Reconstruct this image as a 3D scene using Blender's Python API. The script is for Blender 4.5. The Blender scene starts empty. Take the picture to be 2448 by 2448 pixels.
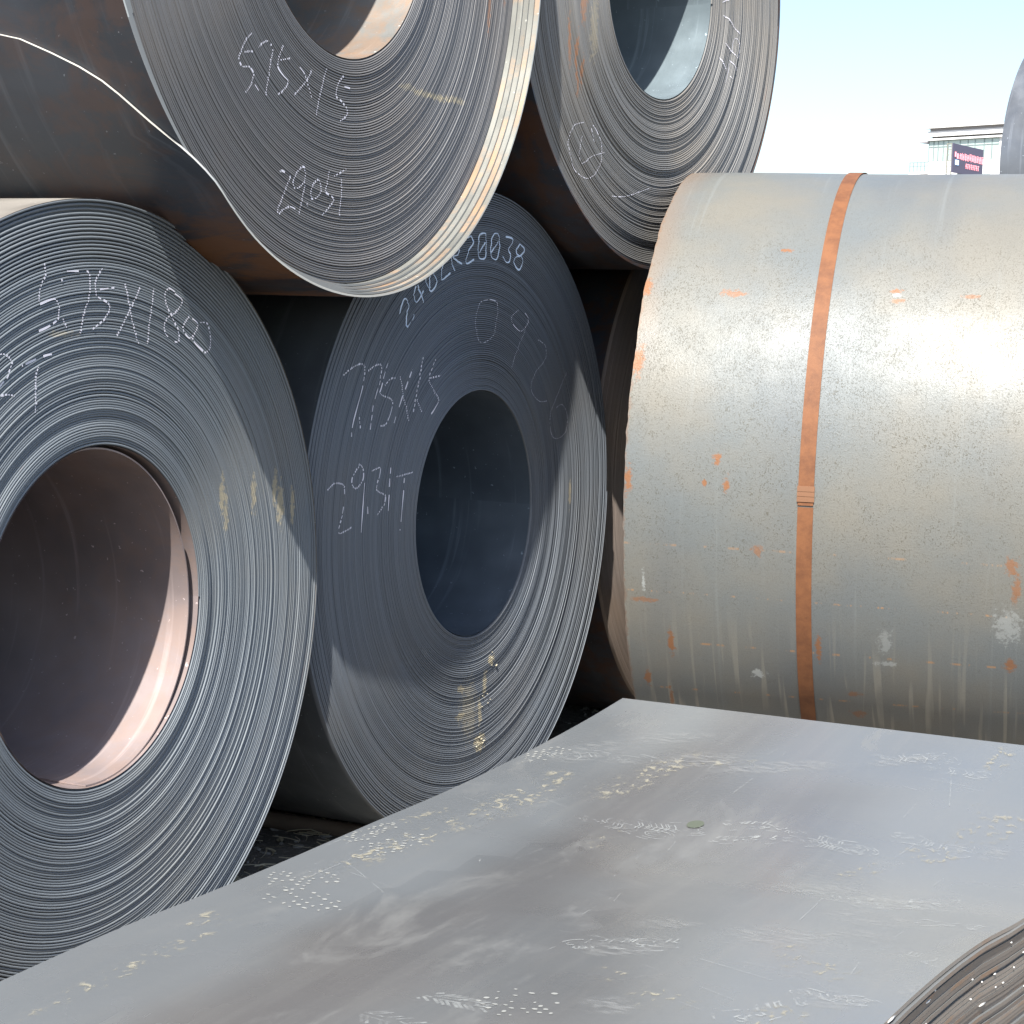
import bpy, math, random
import numpy as np
from mathutils import Vector, Matrix
S = bpy.context.scene
C = S.collection
rad = math.radians

# ---------------------------------------------------------------- camera
YAW, PITCH, ROLL, CAM_H, F = 1.12479, 0.102325, 0.0270116, 1.5735952, math.exp(1.32466)
CAM = Vector((0, 0, CAM_H))
_fw = Vector((0, math.cos(PITCH), -math.sin(PITCH)))
_r0 = Vector((1, 0, 0)); _u0 = Vector((0, math.sin(PITCH), math.cos(PITCH)))
_rt = math.cos(ROLL) * _r0 + math.sin(ROLL) * _u0
_up = -math.sin(ROLL) * _r0 + math.cos(ROLL) * _u0
cd = bpy.data.cameras.new('camera'); cam = bpy.data.objects.new('camera', cd); C.objects.link(cam)
m = Matrix((_rt, _up, -_fw)).transposed().to_4x4(); m.translation = CAM
cam.matrix_world = m
cd.sensor_width = 36; cd.lens = 18 * F; cd.clip_start = .05; cd.clip_end = 3000
S.camera = cam

# ---------------------------------------------------------------- yard axes: a = coil axis (left and away), p = across the rows
A3 = Vector((-math.sin(YAW), math.cos(YAW), 0)); P3 = Vector((math.cos(YAW), math.sin(YAW), 0))
def W(u, v, z): return A3 * u + P3 * v + Vector((0, 0, z))

# ---------------------------------------------------------------- sky, sun, exposure
L = A3 * .147 + P3 * .61 + Vector((0, 0, -.778)); L.normalize()      # direction the sunlight travels
sun_el = math.asin(-L.z); sun_rot = math.atan2(-L.x, -L.y)
w = bpy.data.worlds.new('World'); S.world = w; w.use_nodes = True
nt = w.node_tree; bg = nt.nodes['Background']
sky = nt.nodes.new('ShaderNodeTexSky'); sky.sky_type = 'NISHITA'; sky.sun_disc = False
sky.sun_elevation = sun_el; sky.sun_rotation = sun_rot; sky.dust_density = 1.3; sky.air_density = 1.0; sky.ozone_density = 1.2
nt.links.new(sky.outputs[0], bg.inputs[0]); bg.inputs[1].default_value = .12
sl = bpy.data.lights.new('sun', 'SUN'); sl.energy = 5.0; sl.angle = rad(.53); sl.color = (1, .965, .90)
so = bpy.data.objects.new('sun', sl); C.objects.link(so); so.rotation_euler = L.to_track_quat('-Z', 'Y').to_euler(); so.location = (-3, -8, 12)
S.view_settings.view_transform = 'Standard'; S.view_settings.look = 'None'; S.view_settings.gamma = 1
S.view_settings.exposure = 1.0; S.view_settings.use_curve_mapping = False
S.cycles.max_bounces = 6; S.cycles.caustics_reflective = False; S.cycles.caustics_refractive = False

# ---------------------------------------------------------------- helpers
def tag(o, label=None, cat=None, group=None, kind=None):
    if label: o['label'] = label
    if cat: o['category'] = cat
    if group: o['group'] = group
    if kind: o['kind'] = kind
    return o
def empty(name, mat, **k):
    o = bpy.data.objects.new(name, None); o.empty_display_size = .2; C.objects.link(o); o.matrix_world = mat; return tag(o, **k)
def mesh(name, v, f, mat, parent=None, uv=None, smooth=False, **k):
    me = bpy.data.meshes.new(name); v = np.asarray(v, dtype=np.float32)
    if isinstance(f, np.ndarray):
        n = len(f); me.vertices.add(len(v)); me.vertices.foreach_set('co', v.ravel())
        me.loops.add(f.size); me.loops.foreach_set('vertex_index', f.ravel().astype(np.int32))
        me.polygons.add(n); me.polygons.foreach_set('loop_start', np.arange(0, f.size, f.shape[1], dtype=np.int32))
        me.polygons.foreach_set('loop_total', np.full(n, f.shape[1], dtype=np.int32)); me.update(calc_edges=True)
    else:
        me.from_pydata(v.tolist(), [], f)
    if uv is not None:
        uv = np.asarray(uv, dtype=np.float32); l = me.uv_layers.new(name='UVMap')
        idx = np.empty(len(me.loops), dtype=np.int32); me.loops.foreach_get('vertex_index', idx)
        l.data.foreach_set('uv', uv[idx].ravel())
    if smooth: me.polygons.foreach_set('use_smooth', np.ones(len(me.polygons), dtype=bool))
    me.validate(); me.update()
    o = bpy.data.objects.new(name, me); C.objects.link(o)
    if mat: me.materials.append(mat)
    if parent: o.parent = parent
    return tag(o, **k)
def grid(nu, nv, off=0, closed=False):
    i = np.arange(nu - 1)[:, None]; j = np.arange(nv - (0 if closed else 1))[None, :]
    a = i * nv + j; b = i * nv + (j + 1) % nv
    return np.stack([a, b, b + nv, a + nv], -1).reshape(-1, 4) + off
class MB:
    def __init__(s): s.v = []; s.f = []
    def box(s, lo, hi, R=None, t=None):
        n = len(s.v)
        for x in (lo[0], hi[0]):
            for y in (lo[1], hi[1]):
                for z in (lo[2], hi[2]):
                    q = Vector((x, y, z))
                    if R is not None: q = R @ q
                    if t is not None: q = q + Vector(t)
                    s.v.append(tuple(q))
        for q in ((0, 1, 3, 2), (4, 6, 7, 5), (0, 4, 5, 1), (2, 3, 7, 6), (0, 2, 6, 4), (1, 5, 7, 3)): s.f.append([n + k for k in q])
    def tube(s, pts, rads, n=6):
        b = len(s.v); P = [Vector(p) for p in pts]
        for i, q in enumerate(P):
            d = (P[min(i + 1, len(P) - 1)] - P[max(i - 1, 0)]).normalized()
            e = d.cross(Vector((0, 0, 1)) if abs(d.z) < .9 else Vector((1, 0, 0))).normalized(); g = d.cross(e)
            for k in range(n): s.v.append(tuple(q + rads[i] * (e * math.cos(2 * math.pi * k / n) + g * math.sin(2 * math.pi * k / n))))
        for i in range(len(P) - 1):
            for k in range(n): s.f.append([b + i * n + k, b + i * n + (k + 1) % n, b + (i + 1) * n + (k + 1) % n, b + (i + 1) * n + k])
        s.f.append([b + k for k in range(n)][::-1]); s.f.append([b + (len(P) - 1) * n + k for k in range(n)])
    def build(s, name, mat, parent=None, smooth=False, **k): return mesh(name, s.v, s.f, mat, parent, smooth=smooth, **k)

# ---------------------------------------------------------------- material helper
class N:
    def __init__(s, name, rough=.5, metal=0., spec=.5):
        s.m = bpy.data.materials.new(name); s.m.use_nodes = True; s.t = s.m.node_tree; s.b = s.t.nodes['Principled BSDF']
        s.b.inputs['Roughness'].default_value = rough; s.b.inputs['Metallic'].default_value = metal; s.b.inputs['Specular IOR Level'].default_value = spec
    def n(s, ty, **k):
        o = s.t.nodes.new(ty)
        for a, b in k.items(): setattr(o, a, b)
        return o
    def put(s, sock, x):
        if isinstance(x, (int, float)): sock.default_value = x if sock.type == 'VALUE' else (x,) * len(sock.default_value)
        elif isinstance(x, (tuple, list)):
            sock.default_value = tuple(x) + ((1,) if len(sock.default_value) == 4 and len(x) == 3 else ())
        else: s.t.links.new(x, sock)
    def co(s, kind='Object', scale=(1, 1, 1), loc=(0, 0, 0)):
        c = s.n('ShaderNodeTexCoord'); mp = s.n('ShaderNodeMapping'); s.t.links.new(c.outputs[kind], mp.inputs[0])
        mp.inputs['Scale'].default_value = scale; mp.inputs['Location'].default_value = loc; return mp.outputs[0]
    def noise(s, vec, scale, detail=3, rough=.55, dist=0):
        o = s.n('ShaderNodeTexNoise'); s.t.links.new(vec, o.inputs['Vector']); o.inputs['Scale'].default_value = scale
        o.inputs['Detail'].default_value = detail; o.inputs['Roughness'].default_value = rough; o.inputs['Distortion'].default_value = dist; return o.outputs['Fac']
    def ramp(s, x, a, b, lo=0., hi=1.):
        o = s.n('ShaderNodeMapRange', interpolation_type='SMOOTHSTEP'); s.put(o.inputs['Value'], x)
        for k, v in zip(('From Min', 'From Max', 'To Min', 'To Max'), (a, b, lo, hi)): o.inputs[k].default_value = v
        return o.outputs[0]
    def math(s, op, a, b=0., c=0.):
        o = s.n('ShaderNodeMath', operation=op); s.put(o.inputs[0], a); s.put(o.inputs[1], b); s.put(o.inputs[2], c); return o.outputs[0]
    def mix(s, f, a, b):
        o = s.n('ShaderNodeMix', data_type='RGBA'); s.put(o.inputs[0], f); s.put(o.inputs[6], a); s.put(o.inputs[7], b); return o.outputs[2]
    def sep(s, v):
        o = s.n('ShaderNodeSeparateXYZ'); s.t.links.new(v, o.inputs[0]); return o.outputs
    def bump(s, h, dist=.002, strength=.5):
        o = s.n('ShaderNodeBump'); s.put(o.inputs['Height'], h); o.inputs['Distance'].default_value = dist; o.inputs['Strength'].default_value = strength
        s.t.links.new(o.outputs[0], s.b.inputs['Normal'])
    def col(s, c): s.put(s.b.inputs['Base Color'], c); return s
    def rough(s, r): s.put(s.b.inputs['Roughness'], r); return s

RUST = (.33, .105, .035); DRUST = (.12, .045, .022)
def mat_wraps(name, base, rustf=.35, warm=0., marks=()):
    n = N(name, .55, .05, .35); o = n.co('Object'); x, y, z = n.sep(o)
    r = n.math('SQRT', n.math('ADD', n.math('MULTIPLY', y, y), n.math('MULTIPLY', z, z)))
    cv = n.n('ShaderNodeCombineXYZ'); n.put(cv.inputs[0], r)
    band = n.noise(cv.outputs[0], 38, 3, .7)
    cloud = n.noise(o, 2.2, 4, .6)
    c = n.mix(n.ramp(band, .3, .7), tuple(b * .82 for b in base), tuple(b * 1.18 for b in base))
    c = n.mix(n.ramp(cloud, .4, .75, 0, .45), c, (base[0] * 1.25 + warm, base[1] * 1.1 + warm * .6, base[2] * .95))
    # rust bleeding along single wraps
    pol = n.n('ShaderNodeCombineXYZ'); n.put(pol.inputs[0], n.math('MULTIPLY', r, 60)); n.put(pol.inputs[1], n.math('MULTIPLY', n.math('ARCTAN2', z, y), 2.2))
    rs = n.noise(pol.outputs[0], 1., 4, .65)
    c = n.mix(n.ramp(rs, .66, .84, 0, rustf), c, RUST)
    if marks:
        cy = n.n('ShaderNodeCombineXYZ'); n.put(cy.inputs[0], y); n.put(cy.inputs[1], z); c = spots(n, cy.outputs[0], c, [m_[:5] for m_ in marks if m_[5]], (.42, .36, .24)); c = spots(n, cy.outputs[0], c, [m_[:5] for m_ in marks if not m_[5]], (.36, .16, .07))
    n.col(c); n.rough(n.ramp(band, .2, .8, .46, .66)); return n.m
def spots(n, uv, col, lst, color, wob=.35):
    x, y, _ = n.sep(uv); ns = n.math('MULTIPLY_ADD', n.noise(uv, 55, 5, .75), wob * 2, -wob)
    for (u0, v0, ru, rv, a) in lst:
        dx = n.math('DIVIDE', n.math('SUBTRACT', x, u0), ru); dy = n.math('DIVIDE', n.math('SUBTRACT', y, v0), rv)
        d = n.math('ADD', n.math('SQRT', n.math('ADD', n.math('MULTIPLY', dx, dx), n.math('MULTIPLY', dy, dy))), n.math('MULTIPLY', ns, 5.0))
        col = n.mix(n.ramp(d, 1.1, .45, 0, a), col, color)
    return col
def mat_skin(name, base, *a_, rim=0., rimc=(.20, .085, .04), belly=None, **kw):
    n = _skin(name, base, *a_, **kw)
    if rim:
        uv = n.co('UV'); x, y, _ = n.sep(uv); old = n.b.inputs['Base Color'].links[0].from_socket
        k = n.math('MULTIPLY', n.ramp(x, .75, .05, 0, 1), n.ramp(n.noise(uv, 7, 7, .72, .5), .42, .60, 0, rim)); n.col(n.mix(k, old, rimc))
    if belly:
        uv = n.co('UV'); x, y, _ = n.sep(uv); old = n.b.inputs['Base Color'].links[0].from_socket
        k = n.math('MULTIPLY', n.math('MULTIPLY', n.ramp(y, -2.32, -1.95), n.ramp(y, -1.45, -1.6)), n.ramp(n.noise(n.co('UV', (1, 1.6, 1), (5, 2, 0)), 6, 8, .75, .6), .42, .56)); n.col(n.mix(k, old, belly))
    return n.m
def _skin(name, base, rustlo=.6, rusthi=.75, rusta=.6, rough=.42, metal=.4, streak=.35, edge=None, rc=DRUST):
    # mill-scale skin: UV.x along the axis, UV.y around the coil
    n = N(name, rough, metal); uv = n.co('UV'); big = n.noise(uv, 1.6, 4, .6)
    st = n.noise(n.co('UV', (26, 1.1, 1)), 1.0, 4, .6)
    c = n.mix(n.ramp(big, .3, .7), tuple(b * .75 for b in base), tuple(b * 1.3 for b in base))
    c = n.mix(n.ramp(st, .56, .72, 0, streak), c, tuple(min(1, b * 2.2 + .04) for b in base))
    c = n.mix(n.ramp(n.noise(uv, 4.5, 7, .68, .4), rustlo, rusthi, 0, rusta), c, rc)
    c = n.mix(n.ramp(n.noise(uv, 60, 3, .6), .68, .72, 0, .7), c, tuple(min(1, b * 3 + .1) for b in base))
    n.col(c); n.rough(n.ramp(n.noise(uv, 5, 5, .6), .3, .7, rough - .1, rough + .16)); n.bump(n.noise(uv, 30, 4, .6), .0012, .35); return n

M = {}
# places of the scuffs and rust runs on each end face: (y, z, half-width, half-height, strength, pale?)
MKA = [(.459,.235,.012,.05,.7,1),(.595,.225,.012,.05,.6,1),(.69,.235,.012,.05,.7,1),(.716,.19,.02,.06,.7,1),(.475,.19,.012,.05,.6,1),(.774,.185,.012,.05,.7,1),(-.126,.611,.05,.008,.4,1)]
MKB = [(.116,-.466,.022,.018,.9,1),(.084,-.537,.014,.05,.7,1),(.053,-.615,.014,.05,.7,1),(.058,-.716,.04,.03,.8,1),(-.072,-.528,.03,.012,.6,1),(-.075,-.612,.03,.012,.6,1),(.663,.016,.015,.05,.6,1),(-.02,-.60,.06,.10,.35,1)]
MKC = [(.333,-.457,.05,.010,.35,1),(.422,-.464,.07,.010,.5,1),(.514,-.464,.07,.010,.7,1),(.609,-.46,.06,.010,.6,1),(.803,-.186,.012,.08,.5,0),(.90,-.05,.012,.12,.4,0)]
MKD = [(-.597,-.25,.012,.09,.6,0),(-.551,-.30,.010,.08,.7,0),(-.515,-.34,.008,.05,.7,0),(-.516,-.10,.02,.10,.5,0),(-.542,-.375,.008,.05,.6,0),(-.45,-.18,.03,.12,.35,1)]
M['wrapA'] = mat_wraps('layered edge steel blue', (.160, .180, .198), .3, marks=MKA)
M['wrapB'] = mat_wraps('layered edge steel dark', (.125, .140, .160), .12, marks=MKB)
M['wrapC'] = mat_wraps('layered edge steel brown', (.158, .158, .162), .45, .0, MKC)
M['wrapD'] = mat_wraps('layered edge steel grey', (.178, .176, .172), .6, .02, MKD)
M['wrapH'] = mat_wraps('layered edge steel rusty', (.28, .23, .2), .8, .04)
M['grit'] = N('dried pale grit', .8).col((.50, .45, .33)).m
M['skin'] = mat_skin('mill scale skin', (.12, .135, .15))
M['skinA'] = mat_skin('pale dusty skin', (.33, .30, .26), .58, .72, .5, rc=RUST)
M['skinR'] = mat_skin('rusting mill scale skin', (.075, .08, .095), .5, .68, .8, streak=.12, rc=(.12, .055, .03), rim=.6, rimc=(.15, .07, .035))
M['cut'] = N('bright sheared steel edge', .35, .3).col((.60, .58, .53)).m
M['cut2'] = N('dull sheared steel edge', .5, .2).col((.26, .26, .25)).m
M['skinTail'] = mat_skin('near black scale skin', (.050, .058, .072), .64, .76, .5, streak=.32, rc=(.09, .05, .033), rim=.3, rimc=(.15, .07, .035), belly=(.21, .095, .04))
M['skinT'] = mat_skin('dusty blue scale skin', (.10, .115, .125), .6, .8, .4, .45, .3, .45)
M['bandC'] = mat_skin('pale rusting inner skin', (.23, .23, .21), .47, .66, .6, .45, .25, .3, rc=(.52, .30, .15))
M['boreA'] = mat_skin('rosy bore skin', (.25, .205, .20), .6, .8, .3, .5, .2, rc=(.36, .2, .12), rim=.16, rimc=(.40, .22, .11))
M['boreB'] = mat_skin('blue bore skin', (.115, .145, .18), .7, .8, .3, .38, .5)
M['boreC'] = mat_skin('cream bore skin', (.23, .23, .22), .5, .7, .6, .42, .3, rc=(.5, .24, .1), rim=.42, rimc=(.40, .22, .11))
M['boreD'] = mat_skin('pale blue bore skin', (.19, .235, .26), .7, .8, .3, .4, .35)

def skinE():
    n = N('weathered grey green coil skin', .46, .08, .36); uv = n.co('UV'); x, y, _ = n.sep(uv)
    big = n.noise(uv, 1.3, 4, .6); wide = n.noise(n.co('UV', (2.6, .8, 1)), 1.0, 3, .5)
    c = n.mix(n.ramp(big, .35, .65), (.155, .170, .172), (.195, .186, .160))
    c = n.mix(n.ramp(wide, .45, .75, 0, .5), c, (.115, .132, .148))
    # worm-like dark specks, thick on the upper half
    v = n.n('ShaderNodeTexVoronoi', feature='SMOOTH_F1'); n.t.links.new(n.co('UV', (1, .75, 1)), v.inputs['Vector']); v.inputs['Scale'].default_value = 95; v.inputs['Smoothness'].default_value = .35
    wm = n.noise(n.co('UV', (1.25, .8, 1)), 105, 2, .5, 2.2)
    pos = n.ramp(n.math('ABSOLUTE', n.math('ADD', y, -2.95)), .9, .3, .25, 1.)
    wmask = n.math('MULTIPLY', n.ramp(wm, .57, .64), n.math('MULTIPLY', pos, n.ramp(n.noise(uv, 6, 3), .3, .62, .35, 1)))
    c = n.mix(n.math('MULTIPLY', wmask, .6), c, (.070, .060, .036))
    # fine grain
    c = n.mix(n.ramp(n.noise(uv, 260, 2, .6), .35, .7, 0, .22), c, (.085, .078, .066))
    # lime drips running down the lower quarter
    dr = n.noise(n.co('UV', (42, 1.3, 1), (3, 0, 0)), 1., 2, .4, .5); lowm = n.ramp(y, 3.55, 4.1, 0, 1)
    drm = n.math('MULTIPLY', n.ramp(dr, .54, .60), n.math('MULTIPLY', lowm, n.ramp(n.noise(n.co('UV', (20, 2.5, 1)), 1., 2), .42, .6)))
    c = n.mix(n.math('MULTIPLY', drm, .75), c, (.30, .285, .24))
    dr2 = n.noise(n.co('UV', (30, .8, 1), (9, 0, 0)), 1., 4, .6, .3)
    c = n.mix(n.math('MULTIPLY', n.ramp(dr2, .58, .72), .3), c, (.22, .235, .23))
    # rust: at the raw edge, along handling scratches, single spots
    en = n.math('ADD', x, n.math('MULTIPLY', n.noise(uv, 24, 5, .7), .05))
    c = n.mix(n.ramp(en, .033, .024, 0, .6), c, (.18, .115, .08))
    pe = n.ramp(n.math('ADD', x, n.math('MULTIPLY', n.noise(uv, 3, 3), .12)), .17, .04, 0, .35)
    c = n.mix(n.math('MULTIPLY', pe, n.ramp(y, 3.0, 2.5)), c, (.27, .16, .09))
    rl = n.n('ShaderNodeTexWave', wave_type='BANDS', bands_direction='Y'); n.t.links.new(n.co('UV', (-.12, 1, 1)), rl.inputs['Vector']); rl.inputs['Scale'].default_value = 1.7; rl.inputs['Distortion'].default_value = 3.0; rl.inputs['Detail'].default_value = 2
    rm = n.math('MULTIPLY', n.ramp(rl.outputs['Fac'], .992, .9995), n.math('MULTIPLY', n.ramp(n.noise(n.co('UV', (22, 5, 1)), 1, 5, .7), .52, .60), n.ramp(y, 4.4, 3.9, .0, 1)))
    rm = n.math('MULTIPLY', rm, n.ramp(y, 3.35, 3.5))
    c = n.mix(n.math('MULTIPLY', rm, .6), c, (.40, .22, .10))
    c = n.mix(n.ramp(n.noise(uv, 7, 6, .7), .70, .76, 0, .7), c, (.26, .15, .07))
    a = lambda deg: rad(deg % 360) * 1.0426
    rs = [(.285, a(173.9), .013, .022, .9), (.251, a(178), .008, .012, .9), (.317, a(177.9), .011, .026, .9), (.142, a(-152.6), .012, .05, .9), (.054, a(-144.2), .013, .04, .85),
          (.122, a(-139.3), .008, .06, .8), (.602, a(-153.9), .010, .05, .85), (.416, a(-171.1), .018, .020, .6), (.719, a(-138.9), .03, .018, .6), (.708, a(-144.1), .025, .012, .6), (.425, a(133.8), .022, .010, .85),
          (.284, a(143.9), .045, .016, .7), (.775, a(142.7), .022, .010, .8), (.784, a(144.7), .022, .010, .7), (1.0, a(143.5), .03, .010, .6), (1.165, a(-171), .022, .03, .7), (1.18, a(-167), .014, .05, .7),
          (1.171, a(-153.1), .022, .024, .8), (1.34, a(150), .03, .02, .7), (1.45, a(-160), .03, .03, .7), (.012, a(157.5), .022, .06, .85), (.004, a(143), .02, .04, .85), (.012, a(178), .012, .05, .9), (.06, a(-161), .045, .010, .6)]
    yy = n.n('ShaderNodeCombineXYZ'); n.put(yy.inputs[0], x); n.put(yy.inputs[1], y)
    c = spots(n, yy.outputs[0], c, [(u, (v if v > 0 else v), ru, rv, al) for u, v, ru, rv, al in rs], (.25, .108, .045))
    c = spots(n, yy.outputs[0], c, [(.411, a(-147.2), .022, .018, .9), (.804, a(-156), .022, .045, .35), (.804, a(-151.6), .034, .010, .5), (1.16, a(-160.5), .04, .06, .4), (.063, a(-164.3), .006, .035, .7), (.78, a(143.6), .012, .008, .9)], (.38, .40, .39), .5)
    n.col(c); n.rough(n.ramp(n.noise(uv, 3, 5, .65), .3, .7, .36, .52)); n.bump(n.math('ADD', n.noise(uv, 140, 3, .7), n.math('MULTIPLY', wmask, -.6)), .0012, .5); return n.m
M['skinE'] = skinE()
def strapm():
    n = N('rusty steel strap', .62, .0, .25); uv = n.co('UV'); c = n.mix(n.ramp(n.noise(uv, 14, 5, .7), .35, .68), (.215, .092, .042), (.145, .062, .032))
    c = n.mix(n.ramp(n.noise(n.co('UV', (60, 6, 1)), 1, 4, .7), .6, .8, 0, .5), c, (.27, .14, .07)); n.col(c); n.bump(n.noise(uv, 120, 3), .0008, .4); return n.m
M['strap'] = strapm()
M['seal'] = N('worn rusty strap seal', .5, .2).col((.24, .12, .065)).m
def platem():
    n = N('mill scale plate', .30, .35, .6); o = n.co('Object'); x, y, z = n.sep(o)
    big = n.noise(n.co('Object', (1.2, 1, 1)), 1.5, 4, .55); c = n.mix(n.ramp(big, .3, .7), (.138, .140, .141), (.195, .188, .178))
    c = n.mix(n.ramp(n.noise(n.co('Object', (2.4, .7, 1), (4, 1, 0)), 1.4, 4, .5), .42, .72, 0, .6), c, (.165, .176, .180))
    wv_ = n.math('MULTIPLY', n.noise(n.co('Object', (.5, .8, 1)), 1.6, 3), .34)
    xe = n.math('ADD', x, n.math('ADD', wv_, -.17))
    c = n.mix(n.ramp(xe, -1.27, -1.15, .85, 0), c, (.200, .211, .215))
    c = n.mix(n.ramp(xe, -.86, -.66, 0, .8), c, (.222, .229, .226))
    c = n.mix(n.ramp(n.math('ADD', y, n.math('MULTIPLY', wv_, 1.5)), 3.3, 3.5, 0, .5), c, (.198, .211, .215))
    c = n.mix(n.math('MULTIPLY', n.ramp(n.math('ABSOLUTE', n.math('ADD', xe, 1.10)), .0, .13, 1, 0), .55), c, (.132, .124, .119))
    gr = n.noise(n.co('Object', (40, 2.0, 1)), 1.0, 5, .6); c = n.mix(n.ramp(gr, .45, .8, 0, .25), c, (.24, .235, .22))
    c = n.mix(n.ramp(n.noise(o, 420, 2, .6), .64, .75, 0, .4), c, (.28, .26, .23))
    du = n.math('MULTIPLY', n.ramp(n.noise(n.co('Object', (5, 1.6, 1), (2, 7, 0)), 1.6, 7, .68, .6), .55, .72), .5)
    c = n.mix(du, c, (.26, .255, .235))
    c = n.mix(n.ramp(n.math('ADD', x, n.math('MULTIPLY', n.noise(o, 9, 5, .7), .05)), 1.398, 1.43, 0, .8), c, (.30, .22, .16))
    n.col(c); n.rough(n.math('ADD', n.ramp(n.noise(o, 3, 5, .6), .3, .7, .21, .34), n.math('MULTIPLY', du, .3))); n.bump(n.noise(o, 60, 5, .7), .0008, .35); return n.m
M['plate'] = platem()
def plateedge():
    n = N('plate edges', .42, .4); o = n.co('Object'); rn = n.n('ShaderNodeObjectInfo').outputs['Random']
    c = n.mix(n.ramp(rn, 0, 1), (.19, .165, .145), (.33, .29, .25)); ns = n.n('ShaderNodeTexNoise', noise_dimensions='4D'); n.t.links.new(n.co('Object', (1, 3, 8)), ns.inputs['Vector']); n.put(ns.inputs['W'], n.math('MULTIPLY', rn, 60)); ns.inputs['Scale'].default_value = 3; ns.inputs['Detail'].default_value = 5; c = n.mix(n.ramp(ns.outputs['Fac'], .5, .68, 0, .6), c, (.34, .19, .10)); n.col(c); return n.m
M['pedge'] = plateedge()
def alpha_mat(name, color, lo=.45, hi=.6, a=.8, scale=9, stretch=(1, 1, 1), rough=.7):
    n = N(name, rough, 0, .3); uv = n.co('UV'); x, y, _ = n.sep(uv)
    d = n.math('SQRT', n.math('ADD', n.math('MULTIPLY', x, x), n.math('MULTIPLY', y, y)))
    k = n.math('MULTIPLY', n.ramp(n.noise(n.co('Object', stretch), scale, 7, .7, .5), lo, hi), n.ramp(d, 1, .45))
    n.put(n.b.inputs['Alpha'], n.math('MULTIPLY', k, a)); n.col(color); return n.m
M['mud'] = alpha_mat('dried pale mud', (.33, .305, .235), .53, .63, .65, 44, (1.6, 1, 1))
M['smear'] = alpha_mat('pale dusty smear', (.34, .34, .325), .42, .66, .30, 42, (1, 2.2, 1))
M['chalk'] = N('white chalk', .8).col((.72, .70, .76)).m
M['paint'] = N('pale blue marker paint', .6).col((.62, .72, .85)).m
def dustm():
    n = N('chalky shoe print dust', .8); n.col((.42, .43, .41)); n.put(n.b.inputs['Alpha'], n.ramp(n.noise(n.co('Object'), 45, 4, .7), .35, .65, .0, .36)); return n.m
M['dust'] = dustm()
M['dot'] = N('dried white mud dots', .8).col((.25, .25, .23)).m
M['bead'] = N('bright glint steel', .4, .3).col((.8, .78, .74)).m  # near-white colour that imitates glints along the plate edges
def groundm():
    n = N('dark yard dirt', .95); o = n.co('Object'); c = n.mix(n.ramp(n.noise(o, 1.3, 6, .65), .35, .65), (.11, .096, .082), (.21, .19, .165)); c = n.mix(n.ramp(n.noise(o, 45, 4), .5, .7), c, (.27, .25, .22)); n.col(c); n.bump(n.noise(o, 18, 7, .7), .03, .8); return n.m
M['ground'] = groundm()
M['stone'] = N('grey gravel', .9).col((.30, .29, .27)).m
M['straw'] = N('dry straw', .8).col((.58, .51, .36)).m
def woodm():
    n = N('old dark timber', .85); c = n.mix(n.noise(n.co('Object', (3, 40, 40)), 1.5, 5), (.10, .075, .055), (.22, .17, .13)); n.col(c); return n.m
M['wood'] = woodm()

# ---------------------------------------------------------------- coil geometry
def coil_matrix(c, yaw):
    ax = A3 * math.cos(yaw) + P3 * math.sin(yaw); e1 = -A3 * math.sin(yaw) + P3 * math.cos(yaw)
    mm = Matrix((-ax, e1, Vector((0, 0, 1)))).transposed().to_4x4(); mm.translation = W(*c); return mm
def smooth_noise(rng, n, step, amp):
    k = max(2, int(n / step) + 2); return np.interp(np.linspace(0, k - 1, n), np.arange(k), rng.normal(0, amp, k))
class Spiral:
    """radius and axial offset of every turn of the strip, seen on the end face"""
    def __init__(s, r0, R, pitch, seed, loose=None, amp=.0022, t=.0046):
        s.rng = np.random.default_rng(seed); n = int(round((R - r0) / pitch)); base = np.full(n + 1, pitch)
        g = 1 + .10 * smooth_noise(s.rng, n + 1, 2.2, 1.) ; g = np.clip(g, .88, 1.35); base = base * g
        if loose:
            k = np.arange(n + 1) / n; base *= 1 + loose[0] * np.clip((k - loose[1]) / (1 - loose[1]), 0, 1)
        c = np.concatenate([[0], np.cumsum(base)]); c = c / c[n] * (R - r0); s.n = n; s.r = r0 + c; s.t = t
        m = n * 3 + 8; s.jx = smooth_noise(s.rng, m, 1.6, amp * .45) + smooth_noise(s.rng, m, 16, amp * .9)
        s.ang = s.rng.uniform(0, 6.28, 4)
    def rad(s, q): return np.interp(q, np.arange(len(s.r)), s.r)
    def off(s, q, th):
        return np.interp(q * 3, np.arange(len(s.jx)), s.jx) + .0007 * np.sin(th * 2 + s.ang[0] + q * .11) * np.sin(q * .31 + s.ang[1])
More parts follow.
